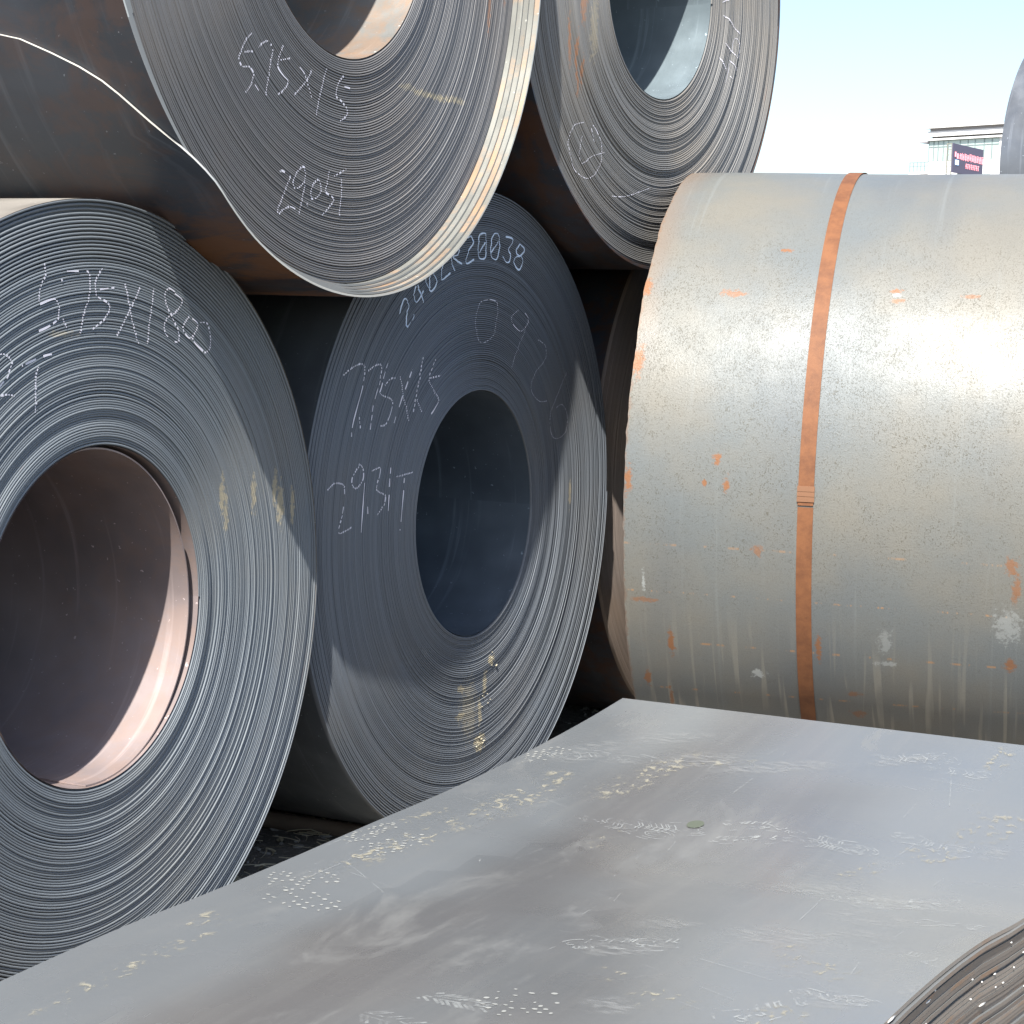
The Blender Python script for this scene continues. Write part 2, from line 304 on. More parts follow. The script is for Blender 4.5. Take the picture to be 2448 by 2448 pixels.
def end_face(sp, mat, parent, seg=160, amax=None, **k):
    prof = [(0, -.014), (0, -.0014), (.12, -.0004), (.36, 0), (.64, 0), (.88, -.0004), (1, -.0014), (1, -.014)]
    q = np.arange(int((sp.n) * seg) + 1) / seg; th = (q % 1) * 2 * math.pi; r = sp.rad(q); x = sp.off(q, th)
    tw = sp.t * (1 + .10 * np.sin(q * 2.3) * np.sin(q * .7))
    V = np.empty((len(q), len(prof), 3)); 
    for i, (fr, dx) in enumerate(prof):
        rr = r + tw * fr; V[:, i, 0] = x + dx; V[:, i, 1] = rr * np.cos(th); V[:, i, 2] = rr * np.sin(th)
    f = grid(len(q), len(prof))[:, ::-1]
    # dark bottom of the gaps
    s2 = 96; a = np.arange(s2) / s2 * 2 * math.pi; n0 = V.shape[0] * V.shape[1]
    B = np.array([[-.0135, rr * math.cos(t), rr * math.sin(t)] for rr in (sp.r[0], sp.r[sp.n]) for t in a])
    fb = grid(2, s2, n0, True)
    return mesh('layered_end', np.concatenate([V.reshape(-1, 3), B]), np.concatenate([f, fb]), mat, parent, smooth=True, **k)
def tube_shell(name, r, x0, x1, mat, parent, seg=160, nx=8, a0=0., a1=2 * math.pi, thick=0, edge=None, rfun=None, wav=0, seed=0, mat2=None, uvt=0., mat3=None, **k):
    """cylinder skin (UV in metres); with thick > 0 a closed strip; edge(th) gives the x of the near rim"""
    closed = abs(a1 - a0 - 2 * math.pi) < 1e-6 and rfun is None
    th = np.linspace(a0, a1, seg + (0 if closed else 1), endpoint=not closed)
    if closed: th = np.append(th, a1)                      # seam duplicated for clean UVs
    xs = np.linspace(0, 1, nx); rng = np.random.default_rng(seed)
    e = np.array([edge(t) for t in th]) if edge else np.full(len(th), x0)
    rr = np.array([rfun(t) for t in th]) if rfun else np.full(len(th), r)
    wv = wav * np.sin(th * 3 + rng.uniform(0, 6)) * .5 + wav * .5 * np.sin(th * 7 + rng.uniform(0, 6))
    X = e[None, :] + (x1 - e[None, :]) * xs[:, None]; R = rr[None, :] + wv[None, :] * np.linspace(1, .3, nx)[:, None] + 0 * X
    def lay(R): return np.stack([X, R * np.cos(th)[None, :], R * np.sin(th)[None, :]], -1)
    uv = np.stack([np.abs(X), (th + uvt)[None, :] * rr[None, :] + 0 * X], -1)
    uvl = uv.copy()
    V = lay(R).reshape(-1, 3); f = grid(nx, len(th)); UV = uvl.reshape(-1, 2)
    # keep UV continuous over the +-pi seam by using raw angle there
    if thick:
        V2 = lay(R + thick).reshape(-1, 3); n = len(V); f2 = grid(nx, len(th), n)[:, ::-1]; m_ = len(th)
        j = np.arange(m_ - 1); rim = np.stack([j, j + n, j + 1 + n, j + 1], -1); j2 = j + (nx - 1) * m_; rim2 = np.stack([j2 + 1, j2 + 1 + n, j2 + n, j2], -1)
        i = np.arange(nx - 1) * m_; e1 = np.stack([i, i + m_, i + m_ + n, i + n], -1); i2 = i + m_ - 1; e2 = np.stack([i2 + n, i2 + m_ + n, i2 + m_, i2], -1)
        V = np.concatenate([V, V2]); UV = np.concatenate([UV, UV]); f = np.concatenate([f, f2, rim, rim2, e1, e2])
    o = mesh(name, V, f, mat, parent, uv=UV, smooth=True, **k)
    if thick:
        o.data.set_sharp_from_angle(angle=rad(40))
        if mat2:
            nf = (nx - 1) * (len(th) - 1); mi = np.full(len(o.data.polygons), 2, dtype=np.int32); mi[:nf] = 0; mi[nf:2 * nf] = 1
            o.data.materials.append(mat2); o.data.materials.append(mat3 or M['cut']); o.data.polygons.foreach_set('material_index', mi)
    return o
def back_face(r, R, x, mat, parent, name='far_end', seg=96, flip=False, rings=26):
    """plain concentric end on the side away from the camera"""
    rs = np.repeat(np.linspace(r, R, rings), 2)[1:-1]; th = np.arange(seg) / seg * 2 * math.pi
    xx = x + np.where(np.arange(len(rs)) % 4 < 2, 0, .004) * (-1 if not flip else 1)
    V = np.stack([np.repeat(xx[:, None], seg, 1), rs[:, None] * np.cos(th), rs[:, None] * np.sin(th)], -1).reshape(-1, 3)
    return mesh(name, V, grid(len(rs), seg, 0, True), mat, parent)
def writing(sp, strokes, mat, parent, name='chalk_writing', dotted=True, wid=.0050, label=None, seed=1):
    rng = random.Random(seed); v = []; f = []
    for st in strokes:
        P = [np.array(p) for p in st]
        # Catmull-Rom smoothing
        Q = []
        for i in range(len(P) - 1):
            p0 = P[max(i - 1, 0)]; p1 = P[i]; p2 = P[i + 1]; p3 = P[min(i + 2, len(P) - 1)]; nn = max(3, int(np.linalg.norm(p2 - p1) / .0008))
            for t in np.arange(nn) / nn: Q.append(.5 * ((2 * p1) + (-p0 + p2) * t + (2 * p0 - 5 * p1 + 4 * p2 - p3) * t * t + (-p0 + 3 * p1 - 3 * p2 + p3) * t ** 3))
        Q.append(P[-1]); run = []
        def flush():
            if len(run) > 1:
                n = len(v)
                for i, (x, p, d) in enumerate(run):
                    w_ = wid * (.8 + .3 * math.sin(i * .05 + n)) / 2; e = np.array([-d[1], d[0]]) * w_
                    for sgn in (-1, 1): v.append((x, p[0] + sgn * e[0], p[1] + sgn * e[1]))
                for i in range(len(run) - 1): f.append([n + 2 * i, n + 2 * i + 1, n + 2 * i + 3, n + 2 * i + 2])
            run.clear()
        fade = rng.random
        for i in range(len(Q) - 1):
            p = Q[i]; d = Q[i + 1] - Q[i]; ln = np.linalg.norm(d)
            if ln < 1e-7: continue
            d = d / ln; r = math.hypot(*p); th = math.atan2(p[1], p[0]) % (2 * math.pi)
            ii = np.arange(sp.n) + th / (2 * math.pi); rs = sp.rad(ii); j = int(np.searchsorted(rs, r)) - 1
            if j < 0 or j >= len(rs): flush(); continue
            fr = (r - rs[j]) / sp.t
            if dotted and not (.08 < fr < .92): flush(); continue
            run.append((float(sp.off(ii[j], th)) + .0007, p, d))
        flush()
    o = mesh(name, v, f, mat, parent, kind='stuff' if dotted else None)
    if label: o['label'] = label
    return o

CH = {"A_main":[[[-0.189,0.756],[-0.185,0.733],[-0.199,0.708],[-0.206,0.677]],[[-0.186,0.71],[-0.13,0.723]],[[-0.203,0.672],[-0.159,0.683],[-0.144,0.672],[-0.142,0.652],[-0.147,0.64],[-0.171,0.627],[-0.203,0.617]],[[-0.128,0.644],[-0.116,0.624]],[[-0.117,0.741],[-0.057,0.743],[-0.045,0.74],[-0.04,0.725],[-0.045,0.687],[-0.057,0.661],[-0.072,0.613]],[[0.002,0.752],[-0.021,0.723],[-0.02,0.695],[0.0,0.685],[0.021,0.677],[0.027,0.666],[0.013,0.646],[-0.012,0.631],[-0.032,0.622]],[[-0.008,0.706],[0.042,0.711]],[[0.08,0.72],[0.098,0.666],[0.115,0.621],[0.129,0.588]],[[0.134,0.714],[0.102,0.671],[0.085,0.647],[0.053,0.608]],[[0.184,0.712],[0.172,0.653],[0.162,0.59]],[[0.262,0.707],[0.239,0.714],[0.226,0.7],[0.233,0.673],[0.249,0.654],[0.273,0.624],[0.281,0.605],[0.271,0.594],[0.236,0.608],[0.224,0.624],[0.231,0.646],[0.263,0.66],[0.286,0.676],[0.29,0.69],[0.262,0.703]],[[0.319,0.652],[0.296,0.633],[0.301,0.614],[0.32,0.603],[0.339,0.614],[0.353,0.636],[0.319,0.652]],[[0.339,0.611],[0.334,0.597],[0.363,0.578],[0.385,0.57],[0.402,0.583],[0.404,0.608],[0.391,0.636],[0.362,0.639]]],"A_wt":[[[-0.259,0.547],[-0.189,0.566],[-0.159,0.57]],[[-0.208,0.544],[-0.214,0.519],[-0.218,0.451]],[[-0.344,0.559],[-0.322,0.57],[-0.304,0.569],[-0.288,0.554],[-0.301,0.527],[-0.322,0.508],[-0.344,0.492],[-0.322,0.489],[-0.301,0.49],[-0.279,0.487]]],"B_main":[[[-0.777,0.431],[-0.738,0.449],[-0.693,0.46],[-0.671,0.448],[-0.677,0.403],[-0.724,0.304],[-0.731,0.264]],[[-0.69,0.319],[-0.688,0.286]],[[-0.651,0.441],[-0.6,0.457],[-0.582,0.447],[-0.597,0.391],[-0.619,0.344],[-0.635,0.276]],[[-0.545,0.461],[-0.578,0.396],[-0.582,0.376],[-0.524,0.358],[-0.528,0.326],[-0.555,0.293],[-0.584,0.289]],[[-0.56,0.4],[-0.531,0.417],[-0.507,0.419]],[[-0.481,0.423],[-0.456,0.368],[-0.423,0.295]],[[-0.409,0.442],[-0.461,0.364],[-0.502,0.293]],[[-0.345,0.477],[-0.372,0.407],[-0.399,0.317]],[[-0.38,0.356],[-0.356,0.318]],[[-0.277,0.468],[-0.311,0.416],[-0.294,0.385],[-0.255,0.353],[-0.275,0.328],[-0.298,0.311]],[[-0.306,0.415],[-0.248,0.422]]],"B_wt":[[[-0.851,0.129],[-0.817,0.145],[-0.772,0.14],[-0.758,0.12],[-0.765,0.068],[-0.788,0.022],[-0.777,0.009],[-0.723,0.021]],[[-0.688,0.187],[-0.723,0.156],[-0.722,0.134],[-0.699,0.125],[-0.668,0.147],[-0.669,0.177],[-0.688,0.19]],[[-0.659,0.152],[-0.674,0.002]],[[-0.643,0.071],[-0.64,0.039]],[[-0.626,0.167],[-0.579,0.174],[-0.579,0.152],[-0.596,0.116],[-0.548,0.095],[-0.551,0.071],[-0.584,0.041]],[[-0.519,0.178],[-0.527,0.074],[-0.529,-0.005]],[[-0.488,0.143],[-0.396,0.15]],[[-0.443,0.136],[-0.462,-0.011]]],"B_date":[[[0.051,0.646],[-0.006,0.638],[-0.031,0.606],[-0.033,0.559],[-0.011,0.522],[0.023,0.517],[0.08,0.538],[0.101,0.587],[0.098,0.635],[0.051,0.646]],[[0.244,0.618],[0.202,0.598],[0.204,0.577],[0.26,0.552],[0.297,0.566],[0.314,0.589],[0.269,0.619]],[[0.314,0.589],[0.274,0.527],[0.2,0.437]],[[0.388,0.525],[0.441,0.505],[0.444,0.465],[0.382,0.421],[0.349,0.382],[0.361,0.353],[0.414,0.329],[0.473,0.328]],[[0.614,0.42],[0.545,0.349],[0.502,0.286],[0.506,0.223],[0.554,0.203],[0.614,0.224],[0.624,0.276],[0.581,0.313],[0.534,0.303]]],"B_paint":[[[-0.486,0.596],[-0.482,0.611],[-0.468,0.635],[-0.451,0.637],[-0.437,0.618],[-0.449,0.601],[-0.453,0.572],[-0.443,0.56],[-0.422,0.577],[-0.408,0.596]],[[-0.4,0.675],[-0.408,0.653],[-0.398,0.63],[-0.357,0.663]],[[-0.389,0.678],[-0.373,0.654],[-0.356,0.628]],[[-0.345,0.694],[-0.324,0.666],[-0.31,0.664],[-0.288,0.68],[-0.284,0.696],[-0.299,0.713],[-0.322,0.724],[-0.339,0.71],[-0.345,0.694]],[[-0.319,0.706],[-0.324,0.671]],[[-0.269,0.761],[-0.241,0.753],[-0.247,0.735],[-0.254,0.697],[-0.204,0.718]],[[-0.214,0.785],[-0.199,0.763],[-0.178,0.724]],[[-0.148,0.788],[-0.157,0.772],[-0.187,0.764],[-0.131,0.746]],[[-0.101,0.822],[-0.082,0.829],[-0.067,0.816],[-0.071,0.803],[-0.09,0.786],[-0.105,0.749],[-0.054,0.762]],[[0.001,0.842],[-0.026,0.837],[-0.032,0.816],[-0.028,0.775],[-0.005,0.765],[0.017,0.772],[0.018,0.806],[0.011,0.836],[0.001,0.842]],[[0.01,0.815],[-0.023,0.782]],[[0.087,0.845],[0.062,0.842],[0.05,0.82],[0.052,0.78],[0.071,0.768],[0.092,0.77],[0.105,0.799],[0.098,0.831],[0.087,0.845]],[[0.094,0.821],[0.055,0.787]],[[0.14,0.838],[0.187,0.834],[0.178,0.813],[0.163,0.799],[0.182,0.783],[0.175,0.764],[0.154,0.762],[0.13,0.778]],[[0.239,0.821],[0.218,0.803],[0.227,0.787],[0.255,0.782],[0.264,0.76],[0.241,0.741],[0.208,0.76],[0.217,0.779],[0.249,0.785],[0.269,0.805],[0.239,0.821]]],"C_main":[[[-0.415,-0.424],[-0.438,-0.44],[-0.458,-0.47],[-0.465,-0.487],[-0.452,-0.501],[-0.425,-0.499],[-0.409,-0.506],[-0.406,-0.516],[-0.415,-0.537],[-0.438,-0.557]],[[-0.443,-0.469],[-0.417,-0.464],[-0.408,-0.468]],[[-0.398,-0.535],[-0.381,-0.547]],[[-0.386,-0.451],[-0.366,-0.438],[-0.345,-0.432],[-0.327,-0.443],[-0.326,-0.455],[-0.341,-0.498],[-0.353,-0.554]],[[-0.28,-0.433],[-0.297,-0.459],[-0.303,-0.479],[-0.299,-0.488],[-0.278,-0.501],[-0.258,-0.51],[-0.262,-0.521],[-0.286,-0.538],[-0.305,-0.547]],[[-0.291,-0.467],[-0.246,-0.457]],[[-0.221,-0.465],[-0.186,-0.483],[-0.173,-0.499],[-0.159,-0.522],[-0.149,-0.537]],[[-0.152,-0.472],[-0.164,-0.49],[-0.194,-0.515],[-0.231,-0.54]],[[-0.083,-0.459],[-0.096,-0.487],[-0.102,-0.507],[-0.114,-0.533],[-0.126,-0.567],[-0.131,-0.577]],[[-0.003,-0.468],[-0.027,-0.49],[-0.033,-0.519],[-0.005,-0.531],[0.017,-0.544],[0.018,-0.56],[-0.014,-0.578]],[[-0.007,-0.493],[0.031,-0.494]]],"C_wt":[[[-0.29,-0.721],[-0.279,-0.718],[-0.247,-0.728],[-0.249,-0.738],[-0.262,-0.757],[-0.277,-0.781],[-0.293,-0.806],[-0.29,-0.818],[-0.269,-0.806],[-0.242,-0.798],[-0.217,-0.802]],[[-0.19,-0.701],[-0.179,-0.704],[-0.177,-0.721],[-0.184,-0.737],[-0.205,-0.751],[-0.224,-0.753],[-0.231,-0.739],[-0.217,-0.718],[-0.19,-0.701]],[[-0.178,-0.744],[-0.188,-0.776],[-0.201,-0.814]],[[-0.117,-0.725],[-0.142,-0.74],[-0.15,-0.76],[-0.144,-0.773],[-0.124,-0.77],[-0.107,-0.757],[-0.105,-0.74],[-0.117,-0.725]],[[-0.168,-0.786],[-0.16,-0.792]],[[-0.098,-0.699],[-0.066,-0.702],[-0.066,-0.713],[-0.079,-0.741],[-0.082,-0.754],[-0.05,-0.763],[-0.043,-0.772],[-0.066,-0.791],[-0.094,-0.809]],[[-0.037,-0.712],[-0.016,-0.704],[0.019,-0.691]],[[-0.004,-0.714],[-0.006,-0.751],[-0.013,-0.807]]],"D_tick":[[[-0.517,-0.507],[-0.578,-0.525],[-0.609,-0.573],[-0.601,-0.611],[-0.57,-0.659],[-0.518,-0.681],[-0.46,-0.68],[-0.409,-0.647],[-0.394,-0.605],[-0.403,-0.56],[-0.435,-0.523],[-0.459,-0.511]],[[-0.52,-0.551],[-0.535,-0.589],[-0.535,-0.623],[-0.514,-0.638],[-0.452,-0.61],[-0.377,-0.592]],[[-0.47,-0.52],[-0.444,-0.564]],[[-0.314,-0.73],[-0.216,-0.724],[-0.053,-0.686]]],"D_main":[[[0.467,0.018],[0.484,0.026],[0.509,0.033]],[[0.476,-0.027],[0.538,-0.043],[0.607,-0.076]],[[0.488,-0.124],[0.556,-0.146],[0.602,-0.166]],[[0.562,-0.147],[0.562,-0.119],[0.578,-0.096],[0.601,-0.104],[0.619,-0.132],[0.615,-0.16]],[[0.45,-0.179],[0.518,-0.22]],[[0.541,-0.18],[0.573,-0.193],[0.601,-0.212]],[[0.538,-0.189],[0.534,-0.218],[0.514,-0.265]],[[0.542,-0.237],[0.565,-0.245]]]}
def coil(name, c, yaw, R, r, width, sp, wmat, smat, bmat, seg=160, skin_edge=None, **k):
    e = empty(name, coil_matrix(c, yaw), **k)
    end_face(sp, wmat, e, seg)
    tube_shell('outer_skin', R, -.002, -width, smat, e, 180, 10, wav=.0)
    tube_shell('bore', r - .001, -.004, -width, bmat, e, 128, 6)
    back_face(r, R, -width, wmat, e)
    return e
G4 = 'big steel coils stacked in two tiers'
# lower left coil (A)
spA = Spiral(.3729, .8965, .0062, 3, loose=(.75, .72), amp=.0020, t=.0050)
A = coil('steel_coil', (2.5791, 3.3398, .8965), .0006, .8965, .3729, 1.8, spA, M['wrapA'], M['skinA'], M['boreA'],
         label='lower left steel coil with a rosy sunlit bore and chalk 5.75X1800 on its end', cat='steel coil', group=G4)
writing(spA, CH['A_main'], M['chalk'], A, label='chalk writing 5.75X1800')
writing(spA, CH['A_wt'], M['chalk'], A, label='chalk writing 2T')
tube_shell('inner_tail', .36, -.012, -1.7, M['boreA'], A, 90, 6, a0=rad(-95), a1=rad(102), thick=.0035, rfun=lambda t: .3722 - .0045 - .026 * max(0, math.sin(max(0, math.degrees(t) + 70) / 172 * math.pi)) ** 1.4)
# lower middle coil (B)
spB = Spiral(.3725, .97, .0059, 8, loose=(.3, .8), amp=.0020, t=.0047)
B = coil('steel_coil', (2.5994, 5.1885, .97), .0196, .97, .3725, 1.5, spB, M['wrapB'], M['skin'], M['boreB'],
         label='lower middle steel coil mostly in shadow, painted 2402R20038 and chalked 7.75X15', cat='steel coil', group=G4)
writing(spB, CH['B_main'], M['chalk'], B, label='chalk writing 7.75X15')
writing(spB, CH['B_wt'], M['chalk'], B, label='chalk writing 29.31T')
writing(spB, CH['B_date'], M['chalk'], B, label='faint chalk writing 0926', wid=.0026)
writing(spB, CH['B_paint'], M['paint'], B, 'painted_number', dotted=False, wid=.0058, label='painted number 2402R20038 along the rim')
# upper left coil (C) with its loose outer wraps
spC = Spiral(.4247, .966, .0057, 5, amp=.0014, t=.0044)
Cc = coil('steel_coil', (2.4567, 4.1214, 2.6082), -.0137, .964, .4247, 1.5, spC, M['wrapC'], M['skinR'], M['boreC'],
          label='upper left steel coil with flared outer wraps, a cut tail and chalk 5.75X15', cat='steel coil', group=G4)
writing(spC, CH['C_main'], M['chalk'], Cc, label='chalk writing 5.75X15')
writing(spC, CH['C_wt'], M['chalk'], Cc, label='chalk writing 29.05T')
TAB = [(-152.6, -.42), (-151.6, -.322), (-150.2, -.249), (-148.7, -.204), (-146, -.119), (-143, -.071), (-138.8, -.022), (-134.8, .032), (-130.1, .062), (-118.7, .055), (-110.7, .056), (-93, .060)]
def cr(t, deg0=195., w_=48.):
    d = (math.degrees(t) - deg0 + 180) % 360 - 180; return math.exp(-(d / w_) ** 2)
NW = 5
def ed_last(t):
    d = math.degrees(t); xs = [a for a, _ in TAB]; ys = [b for _, b in TAB]; q = np.linspace(-3.2, 3.2, 15); k = np.exp(-(q / 1.9) ** 2); xx = d + q * min(1, max(.08, (d + 153) / 10)); return float((np.interp(xx, xs, ys) * k).sum() / k.sum())
T0 = rad(-152.6)
for kk in range(NW):                                   # kk = 0 is the outermost turn, whose cut end lies open at the left
    def rf(t): return .9990 - .0066 * (t - T0) / (2 * math.pi)
    def ed(t, kk=kk):
        s_ = (t - T0) / (2 * math.pi); x = (.072 - .0145 * max(0, s_ - .4)) * (1 - .94 * cr(t))
        if kk == 0: w_ = min(1, max(0, (math.degrees(t) + 100) / 40)); x = ed_last(t) * (1 - w_) + x * w_
        return x
    tube_shell('outer_wrap', 1, 0, -1.5 if kk else -1.62, M['bandC'], Cc, 190, 8, mat2=M['skinTail'], uvt=0., a0=T0 + 2 * math.pi * kk, a1=T0 + 2 * math.pi * (kk + 1), thick=.0052, rfun=rf, edge=ed, label=None if kk else 'outermost wrap with its cut end open, dark and rusty underneath', mat3=M['cut'] if kk == 0 else M['cut2'])
# upper right coil (D)
sD = .965; O = Vector((0, 0, CAM_H)); cD = (2.4947 * sD, 6.3074 * sD, CAM_H + (2.7045 - CAM_H) * sD)
spD = Spiral(.3774 * sD, .9642 * sD - .016, .0060, 12, amp=.0030, t=.0050)
D = coil('steel_coil', cD, .1124, .9642 * sD - .018, .3774 * sD, 1.5, spD, M['wrapD'], M['skinR'], M['boreD'],
         label='upper right steel coil with a chalked ring and tick mark, against the sky', cat='steel coil', group=G4)
sc = lambda L_: [[(p[0] * sD, p[1] * sD) for p in s_] for s_ in L_]
writing(spD, sc(CH['D_tick']), M['chalk'], D, label='chalk ring with a tick inside', wid=.0028)
writing(spD, sc(CH['D_main']), M['chalk'], D, dotted=False, wid=.003, label='chalk writing running down the right rim')
for kk in range(3):
    tube_shell('outer_wrap', .9642 * sD - .0165 + kk * .0060, -.012 + .004 * kk, -1.5, M['skinR'], D, 150, 6, thick=.0048, wav=.0010, seed=20 + kk,
               edge=lambda t, kk=kk: -.010 + .010 * kk * (1 - .5 * math.cos(t)) * (1 if kk < 2 else 1 + .2 * math.sin(5 * t)))
# lower right coil hidden behind the pale one (H)
spH = Spiral(.40, 1.02, .0060, 15, amp=.0006, t=.0056)
H = coil('steel_coil', (2.625, 7.178, 1.02), 0., 1.02, .40, 1.5, spH, M['wrapH'], M['skinR'], M['boreB'], seg=110,
         label='rusty brown coil showing only a sliver between the dark and the pale coil', cat='steel coil', group=G4)

# ---------------------------------------------------------------- pale coil on the right (E)
eE = empty('steel_coil', coil_matrix((2.4001, 6.4926, 1.0426), -.16), label='large pale grey coil lying sideways with a rusty strap around it', cat='steel coil', group=G4)
def skin_full(name, r, x0, x1, mat, parent, a0=20, a1=380, seg=220, nx=10, wob=0., thick=0, edge=None, **k):
    """skin whose UV.y keeps running through the side that faces the camera"""
    th = np.linspace(rad(a0), rad(a1), seg + 1); xs = np.linspace(0, 1, nx)
    e = x0 + (np.interp(th, *edge) if edge is not None else 0 * th); X = e[None, :] + (x1 - e[None, :]) * xs[:, None]
    def lay(r_): return np.stack([X, r_ * np.cos(th)[None, :] + 0 * X, r_ * np.sin(th)[None, :] + 0 * X], -1).reshape(-1, 3)
    V = lay(r + wob * np.sin(th * 5) * np.sin(X * 7)); y = th * r
    UV = np.stack([X, y[None, :] + 0 * X], -1).reshape(-1, 2); f = grid(nx, len(th))[:, ::-1]; 
    if thick:
        V2 = lay(r + thick); n = len(V); m_ = len(th); j = np.arange(m_ - 1); i = np.arange(nx - 1) * m_
        f = np.concatenate([f[:, ::-1], grid(nx, m_, n)[:, ::-1], np.stack([j, j + n, j + 1 + n, j + 1], -1), np.stack([j + 1 + (nx - 1) * m_, j + 1 + n + (nx - 1) * m_, j + n + (nx - 1) * m_, j + (nx - 1) * m_], -1),
                            np.stack([i, i + m_, i + m_ + n, i + n], -1), np.stack([i + m_ - 1 + n, i + 2 * m_ - 1 + n, i + 2 * m_ - 1, i + m_ - 1], -1)])
        V = np.concatenate([V, V2]); UV = np.concatenate([UV, UV])
    o = mesh(name, V, f, mat, parent, uv=UV, smooth=True, **k)
    if thick: o.data.set_sharp_from_angle(angle=rad(40))
    return o
rng = np.random.default_rng(4)
et = np.linspace(rad(20), rad(380), 400); ee = .0012 * rng.normal(0, 1, 400) + .0018 * np.interp(np.linspace(0, 40, 400), np.arange(41), rng.normal(0, 1, 41))
skin_full('outer_skin', 1.0426, 0, 1.5, M['skinE'], eE, seg=360, nx=12, wob=.0018, edge=(et, ee))
tube_shell('bore', .38, .0, 1.5, M['boreD'], eE, 96, 4)
back_face(.38, 1.0415, .010, M['wrapA'], eE, 'layered_end', flip=True, rings=60, seg=140)
back_face(.38, 1.0415, 1.49, M['wrapA'], eE, 'far_end', flip=False, rings=40)
xs0 = .535
skin_full('strap', 1.0440, xs0, xs0 + .047, M['strap'], eE, seg=300, nx=3, thick=.0024, a0=-179.2 + 360 - 300, a1=180.8)
skin_full('strap', 1.0440, xs0 + .0005, xs0 + .0475, M['strap'], eE, seg=60, nx=3, thick=.0018, a0=181.1, a1=240)
for sa, sb in ((177.6, 178.5), (178.56, 179.3), (179.36, 180.2)): skin_full('strap_seal', 1.0458, xs0 - .0025, xs0 + .0495, M['seal'], eE, seg=6, nx=3, thick=.0032, a0=sa, a1=sb)
for dA in (145.2, 168.5):
    b = MB(); rr_ = random.Random(int(dA))
# a sprung wire across the skin at the right
pts = [(-0, 0)]
def wire(pl, name, mat, rad_=.0016, lift=.003):
    b = MB(); P = [(x, (1.0426 + lift) * math.cos(rad(a_)), (1.0426 + lift) * math.sin(rad(a_))) for x, a_ in pl]; b.tube(P, [rad_] * len(P), 6); b.build(name, mat, eE, smooth=True)
M['wire'] = N('dull binding wire', .5, .6).col((.22, .18, .13)).m
# ---------------------------------------------------------------- spatter beads and loose crumbs on end faces are part of the skin materials

# ---------------------------------------------------------------- distant second-tier coil at the right edge (F) and the pair it rests on
def ray(px, py):
    """unit-depth direction through a point of the photograph (1932-pixel grid)"""
    k = 966 * F; return _fw + _rt * ((px - 966) / k) + _up * ((966 - py) / k)
def at(px, py, depth): d = ray(px, py); return CAM + d * (depth / d.y)
def far_coil(cen, az, R, label, **k):
    p = Vector((math.sin(az), math.cos(az), 0)); ax = Vector((math.cos(az), -math.sin(az), 0))    # ax: along the body, to the right
    mm = Matrix((ax, p, Vector((0, 0, 1)))).transposed().to_4x4(); mm.translation = cen
    e = empty('steel_coil', mm, label=label, cat='steel coil', **k)
    tube_shell('outer_skin', R, 0, 1.5, M['skinF'], e, 120, 6); tube_shell('bore', .38, 0, 1.5, M['skin'], e, 64, 3)
    back_face(.38, R, 0.004, M['wrapA'], e, 'layered_end', flip=True, rings=40); back_face(.38, R, 1.496, M['wrapA'], e, 'far_end', rings=20)
    return e
for own, sp_, lst in ((B, spB, [(.12, -.47, 7), (.06, -.70, 9), (.09, -.60, 5), (-.02, -.86, 3)]),):
    nb = MB(); rn = random.Random(len(lst))
    for (y_, z_, c_) in lst:
        for q_ in range(c_):
            yy, zz = y_ + rn.gauss(0, .022), z_ + rn.gauss(0, .022); s_ = rn.uniform(.0010, .0026); th_ = math.atan2(zz, yy) + math.pi / 2
            nb.tube([(.0012, yy - 2 * s_ * math.cos(th_), zz - 2 * s_ * math.sin(th_)), (.0022, yy, zz), (.0012, yy + 2 * s_ * math.cos(th_), zz + 2 * s_ * math.sin(th_))], [s_ * .4, s_, s_ * .4], 6)
    nb.build('dried_grit', M['grit'], own, smooth=True, kind='stuff')
M['skinF'] = mat_skin('smooth mill scale skin', (.13, .14, .155), .7, .85, .3, .38, .35)
cF = at(1990, 285, 13.4); az = rad(36); RF = .955; cF.z = 2.63
far_coil(cF, az, RF, 'distant coil on the upper tier at the right edge above the pale coil', group='coils in the row behind')
pF = Vector((math.sin(az), math.cos(az), 0)); dz = cF.z - RF; hv = math.sqrt(max(.01, (2 * RF) ** 2 - dz * dz))
for sg, lb in ((-1, 'nearer of the two ground coils carrying the distant upper coil'), (1, 'farther of the two ground coils carrying the distant upper coil')):
    q = cF + pF * (sg * hv); q.z = RF; far_coil(q, az, RF, lb, group='coils in the row behind')

# ---------------------------------------------------------------- bundle of plates in the foreground (G)
Lv = np.array([-1.0, .6, 1.2, 1.637, 1.858, 2.026, 2.176, 2.482, 2.725, 3.072, 3.30, 3.454]); Lz = np.array([.80, .81, .815, .818, .818, .813, .810, .807, .804, .811, .821, .831])
Rv = np.array([-1.0, .6, 1.4, 2.008, 2.168, 2.285, 2.44, 2.607, 2.8, 3.1, 3.451]); Rz = np.array([.78, .80, .822, .820, .813, .805, .790, .775, .772, .79, .8306]); Ru = np.array([.50, .50, .497, .494, .4885, .484, .477, .459, .443, .42, .40])
def pch(x, xp, fp):
    # smooth monotone-ish interpolation
    x = np.asarray(x, float); m_ = np.gradient(fp, xp); i = np.clip(np.searchsorted(xp, x) - 1, 0, len(xp) - 2); h = xp[i + 1] - xp[i]; t = (x - xp[i]) / h
    return (2 * t**3 - 3 * t**2 + 1) * fp[i] + (t**3 - 2 * t**2 + t) * h * m_[i] + (-2 * t**3 + 3 * t**2) * fp[i + 1] + (t**3 - t**2) * h * m_[i + 1]
